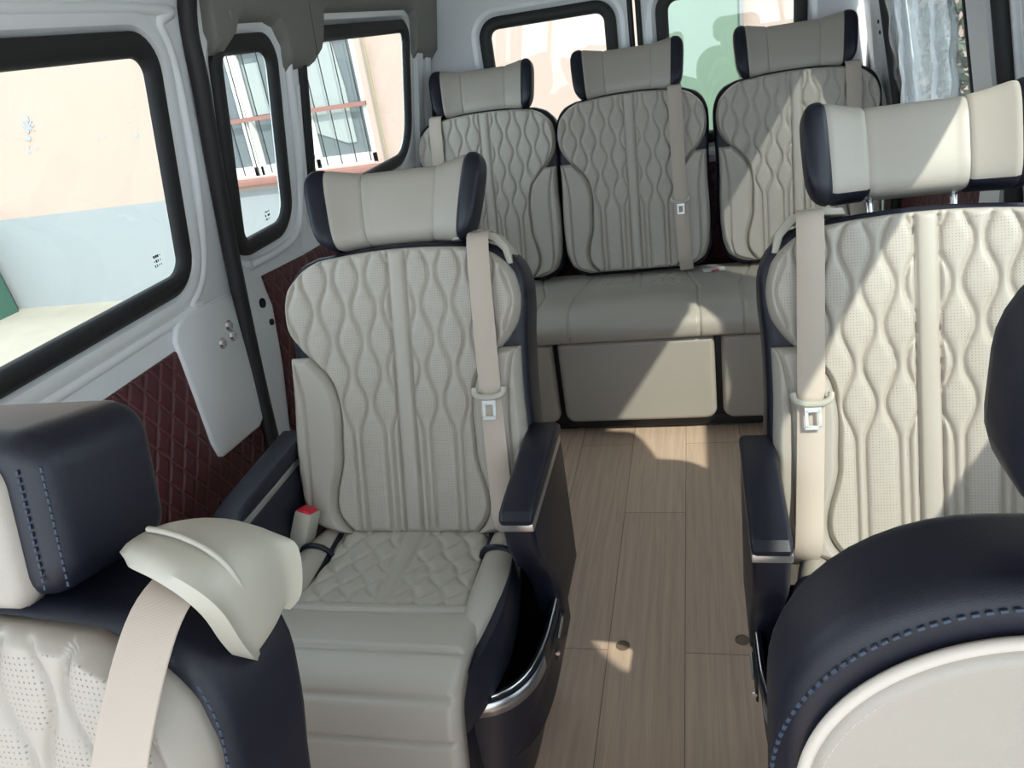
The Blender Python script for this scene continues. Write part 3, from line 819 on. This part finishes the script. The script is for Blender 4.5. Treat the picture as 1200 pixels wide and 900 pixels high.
# ------------------------------------------------------------------ van shell
CX = -.19
def wx(z, side=-1):
    h = .84 if z < .85 else .84-(z-.85)*.18
    if z > 1.42: h -= (z-1.42)**2*1.2
    return CX+side*h
def wall_ring(bm, side, hole, y0, y1, z0, z1, prof, n=None):
    """wall panel with a window opening; prof = [(offset outward from the opening, inward push)]"""
    cy = sum(p[0] for p in hole)/len(hole); cz = sum(p[1] for p in hole)/len(hole)
    def norm(i):
        a = hole[i-1]; b = hole[(i+1) % len(hole)]; t = Vector((b[0]-a[0], b[1]-a[1])).normalized(); return (t.y, -t.x)
    rings = []
    for off, push in prof:
        ring = []
        for i, p in enumerate(hole):
            nx, nz = norm(i); y = min(max(p[0]+nx*off, y0), y1); z = min(max(p[1]+nz*off, z0), z1)
            ring.append(bm.verts.new((wx(z, side)-side*push, y, z)))
        rings.append(ring)
    out = []
    cols = []
    for i, p in enumerate(hole):   # outer rectangle, by ray from the centre
        dy, dz = p[0]-cy, p[1]-cz
        ks = []
        if abs(dy) > 1e-9: ks.append(((y1 if dy > 0 else y0)-cy)/dy)
        if abs(dz) > 1e-9: ks.append(((z1 if dz > 0 else z0)-cz)/dz)
        k = min(ks); out.append((cy+dy*k, cz+dz*k))
    # rows between last ring and the edge so that the wall follows its curve
    last = rings[-1]
    for f in (.25, .5, .75, 1):
        ring = []
        for i in range(len(hole)):
            a = last[i].co; y = a.y+(out[i][0]-a.y)*f; z = a.z+(out[i][1]-a.z)*f
            ring.append(bm.verts.new((wx(z, side), y, z)))
        rings.append(ring)
    # outer skin so the wall has thickness
    N = len(hole)
    for A, B in zip(rings[:-1], rings[1:]):
        for i in range(N): bm.faces.new((A[i], A[(i+1) % N], B[(i+1) % N], B[i]))
    back = [bm.verts.new((v.co.x+side*.05, v.co.y, v.co.z)) for v in rings[-1]]; h2 = [bm.verts.new((wx(p[1], side)+side*.015, p[0], p[1])) for p in hole]
    for i in range(N):
        j = (i+1) % N
        bm.faces.new((rings[-1][i], rings[-1][j], back[j], back[i])); bm.faces.new((back[i], back[j], h2[j], h2[i])); bm.faces.new((h2[i], h2[j], rings[0][j], rings[0][i]))
    # corner fillers: the four corners of the rectangle between neighbouring rim points
    for (Y, Z) in ((y0, z0), (y1, z0), (y1, z1), (y0, z1)):
        best = None
        for i in range(N):
            a = out[i]; b = out[(i+1) % N]
            if (abs(a[0]-Y) < 1e-6) != (abs(b[0]-Y) < 1e-6) or (abs(a[1]-Z) < 1e-6) != (abs(b[1]-Z) < 1e-6):
                d = abs(a[0]-Y)+abs(a[1]-Z)+abs(b[0]-Y)+abs(b[1]-Z)
                if best is None or d < best[0]: best = (d, i)
        if best:
            i = best[1]; va, vb = rings[-1][i], rings[-1][(i+1) % N]
            c = bm.verts.new((wx(Z, side), Y, Z))
            try: bm.faces.new((va, vb, c))
            except Exception: pass
def side_wall_patch(bm, side, y0, y1, z0, z1, push=0, th=.05, nz=14):
    zs = [z0+(z1-z0)*i/nz for i in range(nz+1)]
    P = [(wx(z, side)-side*push, z) for z in zs]; Q = [(wx(z, side)+side*th, z) for z in zs]
    poly = P+Q[::-1]; bm_prism(bm, poly, 1, y0, y1)
STAMP = [(0, -.012), (.012, -.012), (.030, -.010), (.040, .004), (.052, .007), (.066, .003), (.072, .0)]
def gasket(parent, side, hole, w_=.030, th=.012, push=.0):
    bm = bmesh.new(); N = len(hole)
    def norm(i):
        a = hole[i-1]; b = hole[(i+1) % N]; t = Vector((b[0]-a[0], b[1]-a[1])).normalized(); return (t.y, -t.x)
    rings = []
    for off, pu in ((-.012, -.006), (-.010, .004), (0, .010), (w_*.6, .011), (w_, .004), (w_, -.012)):
        ring = []
        for i, p in enumerate(hole):
            nx, nz = norm(i); y = p[0]+nx*off; z = p[1]+nz*off; ring.append(bm.verts.new((wx(z, side)-side*(pu+push), y, z)))
        rings.append(ring)
    for A, B in zip(rings[:-1], rings[1:]):
        for i in range(N): bm.faces.new((A[i], A[(i+1) % N], B[(i+1) % N], B[i]))
    return from_bm('window_gasket', bm, M['rubber'], parent, 60)
def pane(parent, side, hole, name='window_pane'):
    bm = bmesh.new(); o = .010
    A = [bm.verts.new((wx(p[1], side)+side*o, p[0], p[1])) for p in hole]; B = [bm.verts.new((wx(p[1], side)+side*(o+.004), p[0], p[1])) for p in hole]
    bm.faces.new(A); bm.faces.new(B[::-1]); N = len(hole)
    for i in range(N): bm.faces.new((A[i], B[i], B[(i+1) % N], A[(i+1) % N]))
    return from_bm(name, bm, M['glass'], parent)
def glass_stamp(parent, side, y, z):
    """the tiny maker's stamp etched in the corner of the pane: a few short strokes, illegible in the photo"""
    bm = bmesh.new(); random.seed(int(y*100))
    for r_ in range(3):
        for c_ in range(4):
            if random.random() < .8:
                yy = y+c_*.0062+random.uniform(-.001, .001); zz = z-r_*.009
                bm_box(bm, (wx(zz, side)+side*.0085, yy, zz), (.0008, random.choice((.0018, .004)), random.choice((.005, .0022))), 0)
    return from_bm('glass_stamp', bm, M['dark'], parent)

# floor
f = box('floor', (CX, 1.2, -.02), (1.70, 4.0, .04), M['wood']); structure(f, 'light brown wood plank floor of the van with grain running along the aisle', 'floor')
for i, (x, y, lb) in enumerate(((.053, 1.361, 'small round floor plug near the right captain seat base'), (-.209, 1.33, 'small round floor plug in the aisle beside the left console'))):
    bm = bmesh.new(); bm_tube(bm, [(x+.014*math.cos(a), y+.014*math.sin(a), .001) for a in np.linspace(0, 2*math.pi, 24, endpoint=False)], .0018, 6, True)
    bmesh.ops.create_cone(bm, cap_ends=True, segments=24, radius1=.012, radius2=.012, depth=.001, matrix=Matrix.Translation((x, y, .001)))
    o = from_bm('floor_plug', bm, mat('plug_brown', (.16, .11, .08), .5)); tag(o, lb, 'plug', 'floor plugs')

# window outlines (y, z)
def side_hole(y0, y1, z0, z1, r): return rrect(y0, z0, y1, z1, r, 8)
H1 = side_hole(.25, 1.335, .945, 1.360, (.05, .045, .045, .05))
H2 = side_hole(1.565, 1.79, .940, 1.345, (.03, .06, .045, .03))
H3 = side_hole(1.96, 2.765, .945, 1.350, (.04, .12, .04, .03))
DECK = 1.80

# ---- left sliding door
bm = bmesh.new(); wall_ring(bm, -1, H1, .10, 1.488, .52, 1.56, STAMP); side_wall_patch(bm, -1, .10, 1.488, 0, .52); side_wall_patch(bm, -1, .10, 1.488, 1.56, DECK)
door = from_bm('door_1', bm, M['white_metal'], None, 30); structure(door, 'white painted sliding door with a large window, at the left of the photo', 'door')
wi = link('window_1', None, None, door); gasket(wi, -1, H1); pane(wi, -1, H1); glass_stamp(wi, -1, 1.262, 1.005)
# stamped ledge along the belt line and beads
bm = bmesh.new()
bm_prism(bm, [(.12, .80), (1.24, .80), (1.30, .835), (1.335, .90), (1.34, .875), (1.31, .83), (1.30, .812), (.12, .812)], 0, wx(.8)-.01, wx(.8)+.006) if False else None
pth = smooth_path([(wx(.86)+.004, .12, .868), (wx(.86)+.004, 1.26, .868), (wx(.88)+.004, 1.345, .885), (wx(.93)+.004, 1.405, .945), (wx(1.1)+.004, 1.422, 1.10), (wx(1.3)+.004, 1.415, 1.30), (wx(1.39)+.004, 1.385, 1.395), (wx(1.42)+.004, 1.32, 1.425), (wx(1.42)+.004, .12, 1.425)], 8)
bm_tube(bm, [p-Vector((.006, 0, 0)) for p in pth], .011, 12)
from_bm('pressed_bead', bm, M['white_metal'], door, 60)
# maroon panels with UVs
def maroon(name, poly, side, x, parent, th=.010):
    bm = bmesh.new(); bm_prism(bm, poly, 0, min(x, x-side*th), max(x, x-side*th), .003, 2)
    uvl = bm.loops.layers.uv.new('UVMap')
    for fc in bm.faces:
        for lp in fc.loops: lp[uvl].uv = (lp.vert.co.y+lp.vert.co.x*.3, lp.vert.co.z)
    return from_bm(name, bm, M['maroon'], parent, 30)
mp_ = maroon('quilted_trim_panel', [(.12, .05), (1.455, .05), (1.44, .55), (1.35, .80), (1.26, .816), (.12, .818)], -1, wx(.3)-.001, door)
# pressed metal tongue that overlaps the maroon panel
tg = [(1.245, .835), (1.247, .80), (1.249, .71), (1.250, .60), (1.258, .565), (1.272, .556), (1.31, .553), (1.39, .548), (1.425, .545), (1.455, .56), (1.485, .56), (1.485, .86), (1.30, .875), (1.26, .86)]
bm = bmesh.new(); bm_prism(bm, tg, 0, wx(.5), wx(.5)+.016, .008, 4); tn = from_bm('pressed_metal_panel', bm, M['white_metal'], door, 50)
bm = bmesh.new()
for (y, z) in ((1.385, .775), (1.425, .80), (1.428, .775)):
    bmesh.ops.create_cone(bm, cap_ends=True, segments=6, radius1=.009, radius2=.008, depth=.008, matrix=Matrix.Translation((wx(.5)+.019, y, z)) @ Matrix.Rotation(math.pi/2, 4, 'Y'))
    bmesh.ops.create_cone(bm, cap_ends=True, segments=16, radius1=.013, radius2=.013, depth=.002, matrix=Matrix.Translation((wx(.5)+.016, y, z)) @ Matrix.Rotation(math.pi/2, 4, 'Y'))
from_bm('bolt_heads', bm, M['chrome'], tn)
# door seal
sp = smooth_path([(wx(1.7)+.016, 1.452, 1.70), (wx(1.44)+.016, 1.460, 1.44), (wx(1.28)+.016, 1.464, 1.28), (wx(1.0)+.016, 1.482, 1.0), (wx(.7)+.016, 1.474, .70), (wx(.45)+.016, 1.445, .45), (wx(.2)+.016, 1.43, .18), (wx(.2)+.016, 1.42, .01)], 8)
bm = bmesh.new(); 
for (dy, rr) in ((0, .017), (.014, .011)): bm_tube(bm, [p+Vector((0, dy, 0)) for p in sp], rr, 12)
o = from_bm('trim_1', bm, M['rubber'], None, 70); structure(o, 'black rubber seal running down beside the left sliding door', 'door seal')

# ---- left rear side wall
bm = bmesh.new()
wall_ring(bm, -1, H2, 1.487, 1.875, .60, 1.50, [(0, -.012), (.012, -.012), (.030, -.008), (.042, .003), (.055, .006), (.066, .0)])
wall_ring(bm, -1, H3, 1.875, 3.06, .60, 1.50, STAMP)
side_wall_patch(bm, -1, 1.855, 1.895, .58, 1.52, .002, .03); side_wall_patch(bm, -1, 1.487, 1.50, .50, 1.58, .002, .03); side_wall_patch(bm, -1, 1.487, 3.06, 0, .60); side_wall_patch(bm, -1, 1.487, 3.06, 1.50, DECK)
side_wall_patch(bm, -1, -.9, .10, 0, .95); side_wall_patch(bm, -1, -.9, .10, 1.42, DECK); side_wall_patch(bm, -1, .02, .10, .95, 1.42)
wl = from_bm('wall_left', bm, M['white_metal'], None, 30); structure(wl, 'white painted left side of the van behind the sliding door', 'wall')
for nm, H, st in (('window_2', H2, (1.70, .985)), ('window_3', H3, None)):
    wi = link(nm, None, None, wl); gasket(wi, -1, H, .028); pane(wi, -1, H)
    if st: glass_stamp(wi, -1, *st)
maroon('quilted_trim_panel', [(1.60, .05), (2.95, .05), (2.95, .815), (1.85, .835), (1.625, .85), (1.64, .77), (1.61, .62), (1.56, .47)], -1, wx(.3)-.001, wl)
bm = bmesh.new()
bm_tube(bm, smooth_path([(wx(1.3)+.006, 1.862, 1.30), (wx(1.1)+.008, 1.872, 1.10), (wx(.95)+.008, 1.862, .98), (wx(.9)+.006, 1.82, .905), (wx(.88)+.004, 1.72, .885), (wx(.88)+.004, 1.58, .89)], 6), .012, 10)
bm_tube(bm, smooth_path([(wx(1.25)+.004, 1.905, 1.25), (wx(1.0)+.004, 1.90, 1.0), (wx(.88)+.004, 1.92, .90), (wx(.88)+.004, 2.1, .885), (wx(.88)+.004, 2.8, .885)], 6), .008, 8)
from_bm('pressed_bead', bm, M['white_metal'], wl, 60)
bm = bmesh.new()
for (y, z, r_) in ((1.60, .79, .012), (1.615, .735, .008), (1.62, .60, .006), (1.87, 1.05, .004), (1.875, 1.16, .004), (2.862, 1.148, .006), (2.862, 1.119, .006)):
    bmesh.ops.create_cone(bm, cap_ends=True, segments=16, radius1=r_, radius2=r_, depth=.004, matrix=Matrix.Translation((wx(z)+.002, y, z)) @ Matrix.Rotation(math.pi/2, 4, 'Y'))
from_bm('rivet_holes', bm, M['dark'], wl)
# corner post with bright edges
bm = bmesh.new(); side_wall_patch(bm, -1, 2.845, 2.905, .86, 1.40, .018, 0); side_wall_patch(bm, -1, 2.965, 3.03, .86, 1.50, .010, 0); from_bm('corner_post', bm, M['white_metal'], wl, 30)

# ---- grey headliner side trim with tabs hanging between the windows
def side_trim(side, name, label):
    top = 1.62
    pts = [(1.525, top), (1.525, 1.345), (1.535, 1.337), (1.575, 1.338), (1.60, 1.352), (1.615, 1.378), (1.64, 1.392), (1.76, 1.392), (1.80, 1.380), (1.835, 1.34), (1.840, 1.295), (1.85, 1.284),
           (1.98, 1.286), (2.015, 1.295), (2.03, 1.32), (2.045, 1.392), (2.08, 1.405), (2.74, 1.405), (2.79, 1.39), (2.805, 1.34), (2.81, 1.27), (2.82, 1.255), (3.05, 1.235), (3.05, top)]
    bm = bmesh.new()
    # build as strips following the wall: resample polygon columns
    ys = sorted(set([p[0] for p in pts])); 
    low = []
    poly = pts[1:-1]
    def lowz(y):
        for a, b in zip(poly[:-1], poly[1:]):
            if a[0] <= y <= b[0] and b[0] > a[0]: return a[1]+(b[1]-a[1])*(y-a[0])/(b[0]-a[0])
        return poly[-1][1]
    Y = np.unique(np.concatenate([np.linspace(1.525, 3.05, 160), np.array([p[0]+1e-4 for p in poly if p[0] < 3.04])]))
    nz = 12; F = []; B = []
    for y in Y:
        zl = lowz(float(y)); r1, r2 = [], []
        for k in range(nz+1):
            z = zl+(top-zl)*(k/nz)
            bulge = .030*math.sqrt(min(1, (z-zl)/.02)) if k > 0 else .006
            r1.append(bm.verts.new((wx(z, side)-side*bulge, y, z))); r2.append(bm.verts.new((wx(z, side)+side*.002, y, z)))
        F.append(r1); B.append(r2)
    for i in range(len(Y)-1):
        for k in range(nz):
            bm.faces.new((F[i][k], F[i+1][k], F[i+1][k+1], F[i][k+1])); bm.faces.new((B[i+1][k], B[i][k], B[i][k+1], B[i+1][k+1]))
        bm.faces.new((F[i][0], B[i][0], B[i+1][0], F[i+1][0])); bm.faces.new((F[i][nz], F[i+1][nz], B[i+1][nz], B[i][nz]))
    for e in (0, -1): bm.faces.new(F[e]+B[e][::-1])
    t = from_bm(name, bm, M['trim_grey'], None, 50); structure(t, label, 'trim')
    bm = bmesh.new(); bm_box(bm, (wx(1.41, side)-side*.031, 1.585, 1.405), (.006, .012, .020), .003); from_bm('trim_clip', bm, M['trim_grey'], t)
    bm = bmesh.new(); bm_tube(bm, [(wx(1.30, side)-side*.031, 1.985, 1.31), (wx(1.45, side)-side*.031, 1.95, 1.47), (wx(1.6, side)-side*.031, 1.95, 1.6)], .0018, 6); from_bm('trim_joint', bm, M['dark'], t)
    return t
side_trim(-1, 'trim_2', 'grey moulded headliner trim above the left rear side windows')

# ---- right side wall
G1 = side_hole(.25, 1.62, .945, 1.360, .05)
G2 = side_hole(2.03, 2.62, .900, 1.360, (.06, .04, .04, .04))
bm = bmesh.new()
wall_ring(bm, 1, G1, .10, 1.74, .60, 1.50, STAMP); wall_ring(bm, 1, G2, 1.74, 3.06, .60, 1.50, STAMP)
side_wall_patch(bm, 1, 1.72, 1.76, .58, 1.52, .002, .03); side_wall_patch(bm, 1, .10, 3.06, 0, .60); side_wall_patch(bm, 1, .10, 3.06, 1.50, DECK)
side_wall_patch(bm, 1, -.9, .10, 0, .95); side_wall_patch(bm, 1, -.9, .10, 1.42, DECK); side_wall_patch(bm, 1, .02, .10, .95, 1.42)
wr = from_bm('wall_right', bm, M['white_metal'], None, 30); structure(wr, 'white painted right side of the van with pillars between the windows', 'wall')
for nm, H in (('window_4', G1), ('window_5', G2)):
    wi = link(nm, None, None, wr); gasket(wi, 1, H, .028); pane(wi, 1, H)
bm = bmesh.new(); side_wall_patch(bm, 1, 1.82, 1.94, .60, 1.45, .028, 0); from_bm('pillar_cover', bm, M['white_metal'], wr, 30)
bm = bmesh.new(); side_wall_patch(bm, 1, 2.80, 2.90, .60, 1.50, .020, 0); side_wall_patch(bm, 1, 2.96, 3.03, .60, 1.50, .010, 0); from_bm('corner_post', bm, M['white_metal'], wr, 30)
bm = bmesh.new()
for z in (1.15, 1.118): bmesh.ops.create_cone(bm, cap_ends=True, segments=16, radius1=.006, radius2=.006, depth=.004, matrix=Matrix.Translation((wx(z, 1)-.021, 2.85, z)) @ Matrix.Rotation(math.pi/2, 4, 'Y'))
from_bm('rivet_holes', bm, M['dark'], wr)
for (y, nm, lb) in ((2.735, 'trim_3', 'thin black rubber seal behind the film-covered right window'), (1.765, 'trim_4', 'black rubber seal on the right pillar at the photo edge')):
    bm = bmesh.new(); bm_tube(bm, [(wx(z, 1)-.018, y, z) for z in np.linspace(.05, 1.65, 20)], .017, 10); o = from_bm(nm, bm, M['rubber'], None, 70); structure(o, lb, 'door seal')
side_trim(1, 'trim_5', 'grey moulded headliner trim above the right rear side windows')
maroon('quilted_trim_panel', [(1.80, .05), (2.95, .05), (2.95, .80), (1.80, .80)], 1, wx(.3, 1)+.001, wr)
# crumpled protective film hanging over the right window
bm = bmesh.new(); ny, nz = 90, 60; g = []
for i in range(ny):
    row = []
    for k in range(nz):
        y = 1.99+.66*i/(ny-1); z = .86+.54*k/(nz-1)
        d = .030+.010*math.sin(y*38+1.5*math.sin(z*6))+.006*math.sin(y*95+z*14)+.003*math.sin(z*60+y*30)
        row.append(bm.verts.new((wx(z, 1)-d, y+.012*math.sin(z*9), z)))
    g.append(row)
for i in range(ny-1):
    for k in range(nz-1): bm.faces.new((g[i][k], g[i+1][k], g[i+1][k+1], g[i][k+1]))
o = from_bm('plastic_film', bm, M['film'], None, 180); md = o.modifiers.new('s', 'SOLIDIFY'); md.thickness = .0006
tag(o, 'crumpled clear plastic film hanging over the rear right window', 'plastic film')

# ---- rear doors
YB = 3.08
def rear_door(n, x0, x1, wx0, wx1, label):
    hole = rrect(wx0, .835, wx1, 1.315, .045, 8); N = len(hole); cx, cz = (wx0+wx1)/2, 1.07
    bm = bmesh.new(); rings = []
    def norm(i):
        a = hole[i-1]; b = hole[(i+1) % N]; t = Vector((b[0]-a[0], b[1]-a[1])).normalized(); return (t.y, -t.x)
    def ring(off, y):
        r_ = []
        for i, p in enumerate(hole):
            nx, nz = norm(i); r_.append(bm.verts.new((min(max(p[0]+nx*off, x0), x1), y, p[1]+nz*off)))
        return r_
    for off, y in ((0, YB+.04), (0, YB+.014), (.028, YB+.010), (.045, YB-.004), (.060, YB-.006), (.074, YB)): rings.append(ring(off, y))
    z0, z1 = .60, 1.50; out = []
    for i, p in enumerate(hole):
        dx, dz = p[0]-cx, p[1]-cz; k = min([((x1 if dx > 0 else x0)-cx)/dx] if abs(dx) > 1e-9 else [9e9]) if abs(dx) > 1e-9 else 9e9
        if abs(dz) > 1e-9: k = min(k, ((z1 if dz > 0 else z0)-cz)/dz)
        out.append(bm.verts.new((cx+dx*k, YB, cz+dz*k)))
    rings.append(out)
    for A, B in zip(rings[:-1], rings[1:]):
        for i in range(N): bm.faces.new((A[i], A[(i+1) % N], B[(i+1) % N], B[i]))
    for (X, Z) in ((x0, z0), (x1, z0), (x1, z1), (x0, z1)):
        i = min(range(N), key=lambda i: (Vector((out[i].co.x-X, out[i].co.z-Z)).length+Vector((out[(i+1) % N].co.x-X, out[(i+1) % N].co.z-Z)).length) if (abs(out[i].co.x-out[(i+1) % N].co.x) > 1e-5 and abs(out[i].co.z-out[(i+1) % N].co.z) > 1e-5) else 9e9)
        c = bm.verts.new((X, YB, Z))
        try: bm.faces.new((out[i], out[(i+1) % N], c))
        except Exception: pass
    bm_box(bm, ((x0+x1)/2, YB+.02, .30), (x1-x0, .04, .60)); bm_box(bm, ((x0+x1)/2, YB+.02, 1.65), (x1-x0, .04, .30))
    # outer skin round the opening
    for c, s in ((((x0+wx0)/2, YB+.03, 1.05), (wx0-x0, .02, .9)), (((x1+wx1)/2, YB+.03, 1.05), (x1-wx1, .02, .9)), (((x0+x1)/2, YB+.03, .717), (x1-x0, .02, .235)), (((x0+x1)/2, YB+.03, 1.408), (x1-x0, .02, .185))): bm_box(bm, c, s)
    d = from_bm('door_%d' % n, bm, M['white_metal'], None, 30); structure(d, label, 'door')
    wi = link('window_%d' % (n+4), None, None, d)
    bm = bmesh.new(); rr = []
    for off, y in ((-.014, YB+.016), (-.012, YB+.002), (0, YB-.006), (.018, YB-.006), (.030, YB), (.030, YB+.012)): rr.append([bm.verts.new((p[0]+norm(i)[0]*off, y, p[1]+norm(i)[1]*off)) for i, p in enumerate(hole)])
    for A, B in zip(rr[:-1], rr[1:]):
        for i in range(N): bm.faces.new((A[i], A[(i+1) % N], B[(i+1) % N], B[i]))
    from_bm('window_gasket', bm, M['rubber'], wi, 60)
    bm = bmesh.new(); bm_prism(bm, hole, 1, YB+.016, YB+.020); from_bm('window_pane', bm, M['glass'], wi)
    bm = bmesh.new(); bm_prism(bm, rrect(x0+.03, .06, x1-.03, .735, .02, 4), 1, YB-.012, YB, .003, 2)
    uvl = bm.loops.layers.uv.new('UVMap')
    for fc in bm.faces:
        for lp in fc.loops: lp[uvl].uv = (lp.vert.co.x, lp.vert.co.z)
    from_bm('quilted_trim_panel', bm, M['maroon'], d, 30)
    bm = bmesh.new(); bm_tube(bm, [(x0+.02, YB, .765), (x1-.02, YB, .765)], .012, 8); from_bm('pressed_bead', bm, M['white_metal'], d, 60)
    return d
rear_door(2, CX-.80, CX-.012, -.735, -.285, 'white left rear door with a window onto the peach wall')
rear_door(3, CX+.012, CX+.80, -.085, .365, 'white right rear door with a window onto the green board')
bm = bmesh.new()
for x in (CX-.012, CX+.016): bm_tube(bm, [(x, YB-.006, .05), (x, YB-.006, 1.70)], .010, 8)
o = from_bm('trim_6', bm, M['rubber'], None, 70); structure(o, 'black rubber seal where the two rear doors meet', 'door seal')
bm = bmesh.new(); bm_tube(bm, [(CX-.80, YB-.008, z) for z in (.05, 1.75)], .012, 8); o = from_bm('trim_7', bm, M['rubber'], None, 70); structure(o, 'black rubber seal at the left edge of the rear doors', 'door seal')
bm = bmesh.new(); bm_tube(bm, [(CX+.80, YB-.008, z) for z in (.05, 1.75)], .012, 8); o = from_bm('trim_8', bm, M['rubber'], None, 70); structure(o, 'black rubber seal at the right edge of the rear doors', 'door seal')

# ---- ceiling (roof slopes into the sides)
bm = bmesh.new()
hwid = -wx(DECK)+CX
bm_prism(bm, [(CX-hwid-.04, DECK-.03), (CX-hwid+.06, DECK+.03), (CX, DECK+.06), (CX+hwid-.06, DECK+.03), (CX+hwid+.04, DECK-.03), (CX+hwid+.04, DECK+.10), (CX-hwid-.04, DECK+.10)], 1, -.9, 3.2)
o = from_bm('ceiling', bm, M['ceiling'], None, 30); structure(o, 'unseen headliner over the whole cabin, made pale to bounce light', 'ceiling')

# ------------------------------------------------------------------ outside
g = box('ground', (-1, 3, -.67), (26, 22, .10), M['concrete']); structure(g, 'sunlit bare concrete yard outside the van', 'ground')
# house wall with one barred window opening
WX0, WX1, WZ0, WZ1 = -4.45, -2.66, .42, 1.85
bm = bmesh.new()
for c, s in ((((-14+WX0)/2, 6.6, 1.4), (WX0+14, .24, 4.1)), (((WX1+6)/2, 6.6, 1.4), (6-WX1, .24, 4.1)), (((WX0+WX1)/2, 6.6, (WZ0-.65)/2), (WX1-WX0, .24, WZ0+.65)), (((WX0+WX1)/2, 6.6, (WZ1+3.45)/2), (WX1-WX0, .24, 3.45-WZ1))): bm_box(bm, c, s)
hwall = from_bm('house_wall', bm, M['plaster'], None, 30); structure(hwall, 'house wall painted peach above and pale grey below, behind the van', 'wall')
bm = bmesh.new(); random.seed(3)
for (x, z, n_) in ((-6.05, 1.12, 16), (-5.0, 1.0, 2), (-6.1, .96, 3), (-5.3, .95, 2), (-6.8, .34, 4)):
    for _ in range(n_): bm_box(bm, (x+random.gauss(0, .035), 6.479-_*.0004, z+random.gauss(0, .045)), (random.uniform(.01, .05), .004, random.uniform(.01, .05)), 0, 1, Matrix.Rotation(random.uniform(0, 3), 3, 'Y'))
from_bm('chipped_paint', bm, mat('bare_render', (.33, .34, .36), .9), hwall)
bw = thing('barred_window', 'white framed house window behind black vertical bars, seen through the left side windows', 'window', ((WX0+WX1)/2, 6.55, WZ0))
def L(x, z): return x-(WX0+WX1)/2, z-WZ0
bm = bmesh.new(); W_ = WX1-WX0; Hh = WZ1-WZ0
for x, wd in ((-W_/2+.03, .06), (W_/2-.03, .06), (-.30, .05), (-.24, .035), (.32, .05)): bm_box(bm, (x, 0, Hh/2), (wd, .06, Hh), .004)
for z, ht in ((.04, .09), (Hh-.03, .06), (Hh-.36, .07)): bm_box(bm, (0, 0, z), (W_, .06, ht), .004)
from_bm('window_frame', bm, M['white'], bw)
box('glazing', (0, .03, Hh/2), (W_-.04, .01, Hh-.04), M['room_dark'], bw)
bm = bmesh.new(); bm_prism(bm, [(.34, .30), (.62, .18), (.70, .18), (.70, .62), (.66, 1.05), (.60, 1.3), (.34, 1.3)], 1, .012, .022); bm_box(bm, (-.12, .018, .72), (.16, .01, .42)); bm_box(bm, (-.52, .018, .70), (.14, .01, .40)); from_bm('pale_shapes', bm, M['pane_pale'], bw)  # flat pale shapes set just in front of the glazing
bars = 13
for i in range(bars):
    x = -W_/2+.07+i*(W_-.14)/(bars-1); tube('window_bar', [(x, -.055, .02), (x, -.055, Hh-.02)], .0055, M['black'], bw, 8)
bm = bmesh.new(); bm_box(bm, (0, -.052, .49), (W_-.02, .02, .035)); from_bm('cross_rail', bm, M['brick_red'], bw)
bm = bmesh.new(); bm_box(bm, (0, -.10, -.035), (W_+.10, .12, .05), .006); from_bm('window_sill', bm, M['brick_red'], bw)
tube('drain_pipe', [(-2.56, 6.44, -.55), (-2.56, 6.44, 2.6)], .012, M['yellow']); tag(bpy.data.objects['drain_pipe'], 'thin yellow pipe running up the house wall beside the barred window', 'pipe')
gd = thing('notice_board', 'pale green board on the peach wall, seen through the right rear window', 'board', (.07, 6.44, -.62))
box('board_panel', (0, 0, 1.25), (.58, .05, 2.45), M['green'], gd, .006)
bm = bmesh.new()
for x in (-.30, .30): bm_box(bm, (x, -.01, 1.25), (.03, .07, 2.5), .004)
for z in (.02, 2.48): bm_box(bm, (0, -.01, z), (.60, .07, .04), .004)
from_bm('board_frame', bm, M['trim_grey'], gd)
gb = thing('green_bin', 'dark green metal bin standing against the grey part of the wall', 'bin', (-7.35, 6.1, -.62))
bm = bmesh.new(); bm_prism(bm, [(-.33, 0), (.42, 0), (.34, .95), (-.33, .95)], 1, -.3, .3, .02); from_bm('bin_body', bm, M['darkgreen'], gb)
box('bin_lid', (0, 0, .97), (.72, .66, .05), M['darkgreen'], gb, .015)

def make_tree(loc, h, r, label, seed):
    random.seed(seed); t = thing('tree', label, 'tree', loc, 'trees beyond the right side of the van')
    bm = bmesh.new(); bm_tube(bm, smooth_path([(0, 0, 0), (.04, .02, h*.3), (-.03, .05, h*.6), (0, 0, h*.9)], 5), .06, 8)
    for k in range(6):
        a = random.uniform(0, 6.28); z = h*random.uniform(.35, .7); bm_tube(bm, [(0, 0, z), (math.cos(a)*r*.7, math.sin(a)*r*.7, z+r*.5)], .018, 6)
    from_bm('trunk', bm, M['trunk'], t)
    vs, fs = [], []
    for k in range(2600):
        u = Vector((random.gauss(0, 1), random.gauss(0, 1), random.gauss(0, 1))).normalized()*r*random.uniform(.45, 1)**.6
        c = Vector((u.x, u.y, h*.62+u.z*h/r*.36)); a = Vector((random.gauss(0, 1), random.gauss(0, 1), random.gauss(0, 1))).normalized()*.05; b = a.orthogonal().normalized()*.022
        n = len(vs); vs += [c-a, c+b, c+a, c-b]; fs.append((n, n+1, n+2, n+3))
    me = bpy.data.meshes.new('foliage'); me.from_pydata([tuple(v) for v in vs], [], fs); link('foliage', me, M['leaf'], t)
make_tree((1.80, 5.55, -.62), 3.0, .62, 'leafy tree nearer the house wall, beyond the film-covered window', 5)
make_tree((4.3, 4.6, -.62), 3.6, 1.2, 'leafy tree further right, beyond the film-covered window', 6)
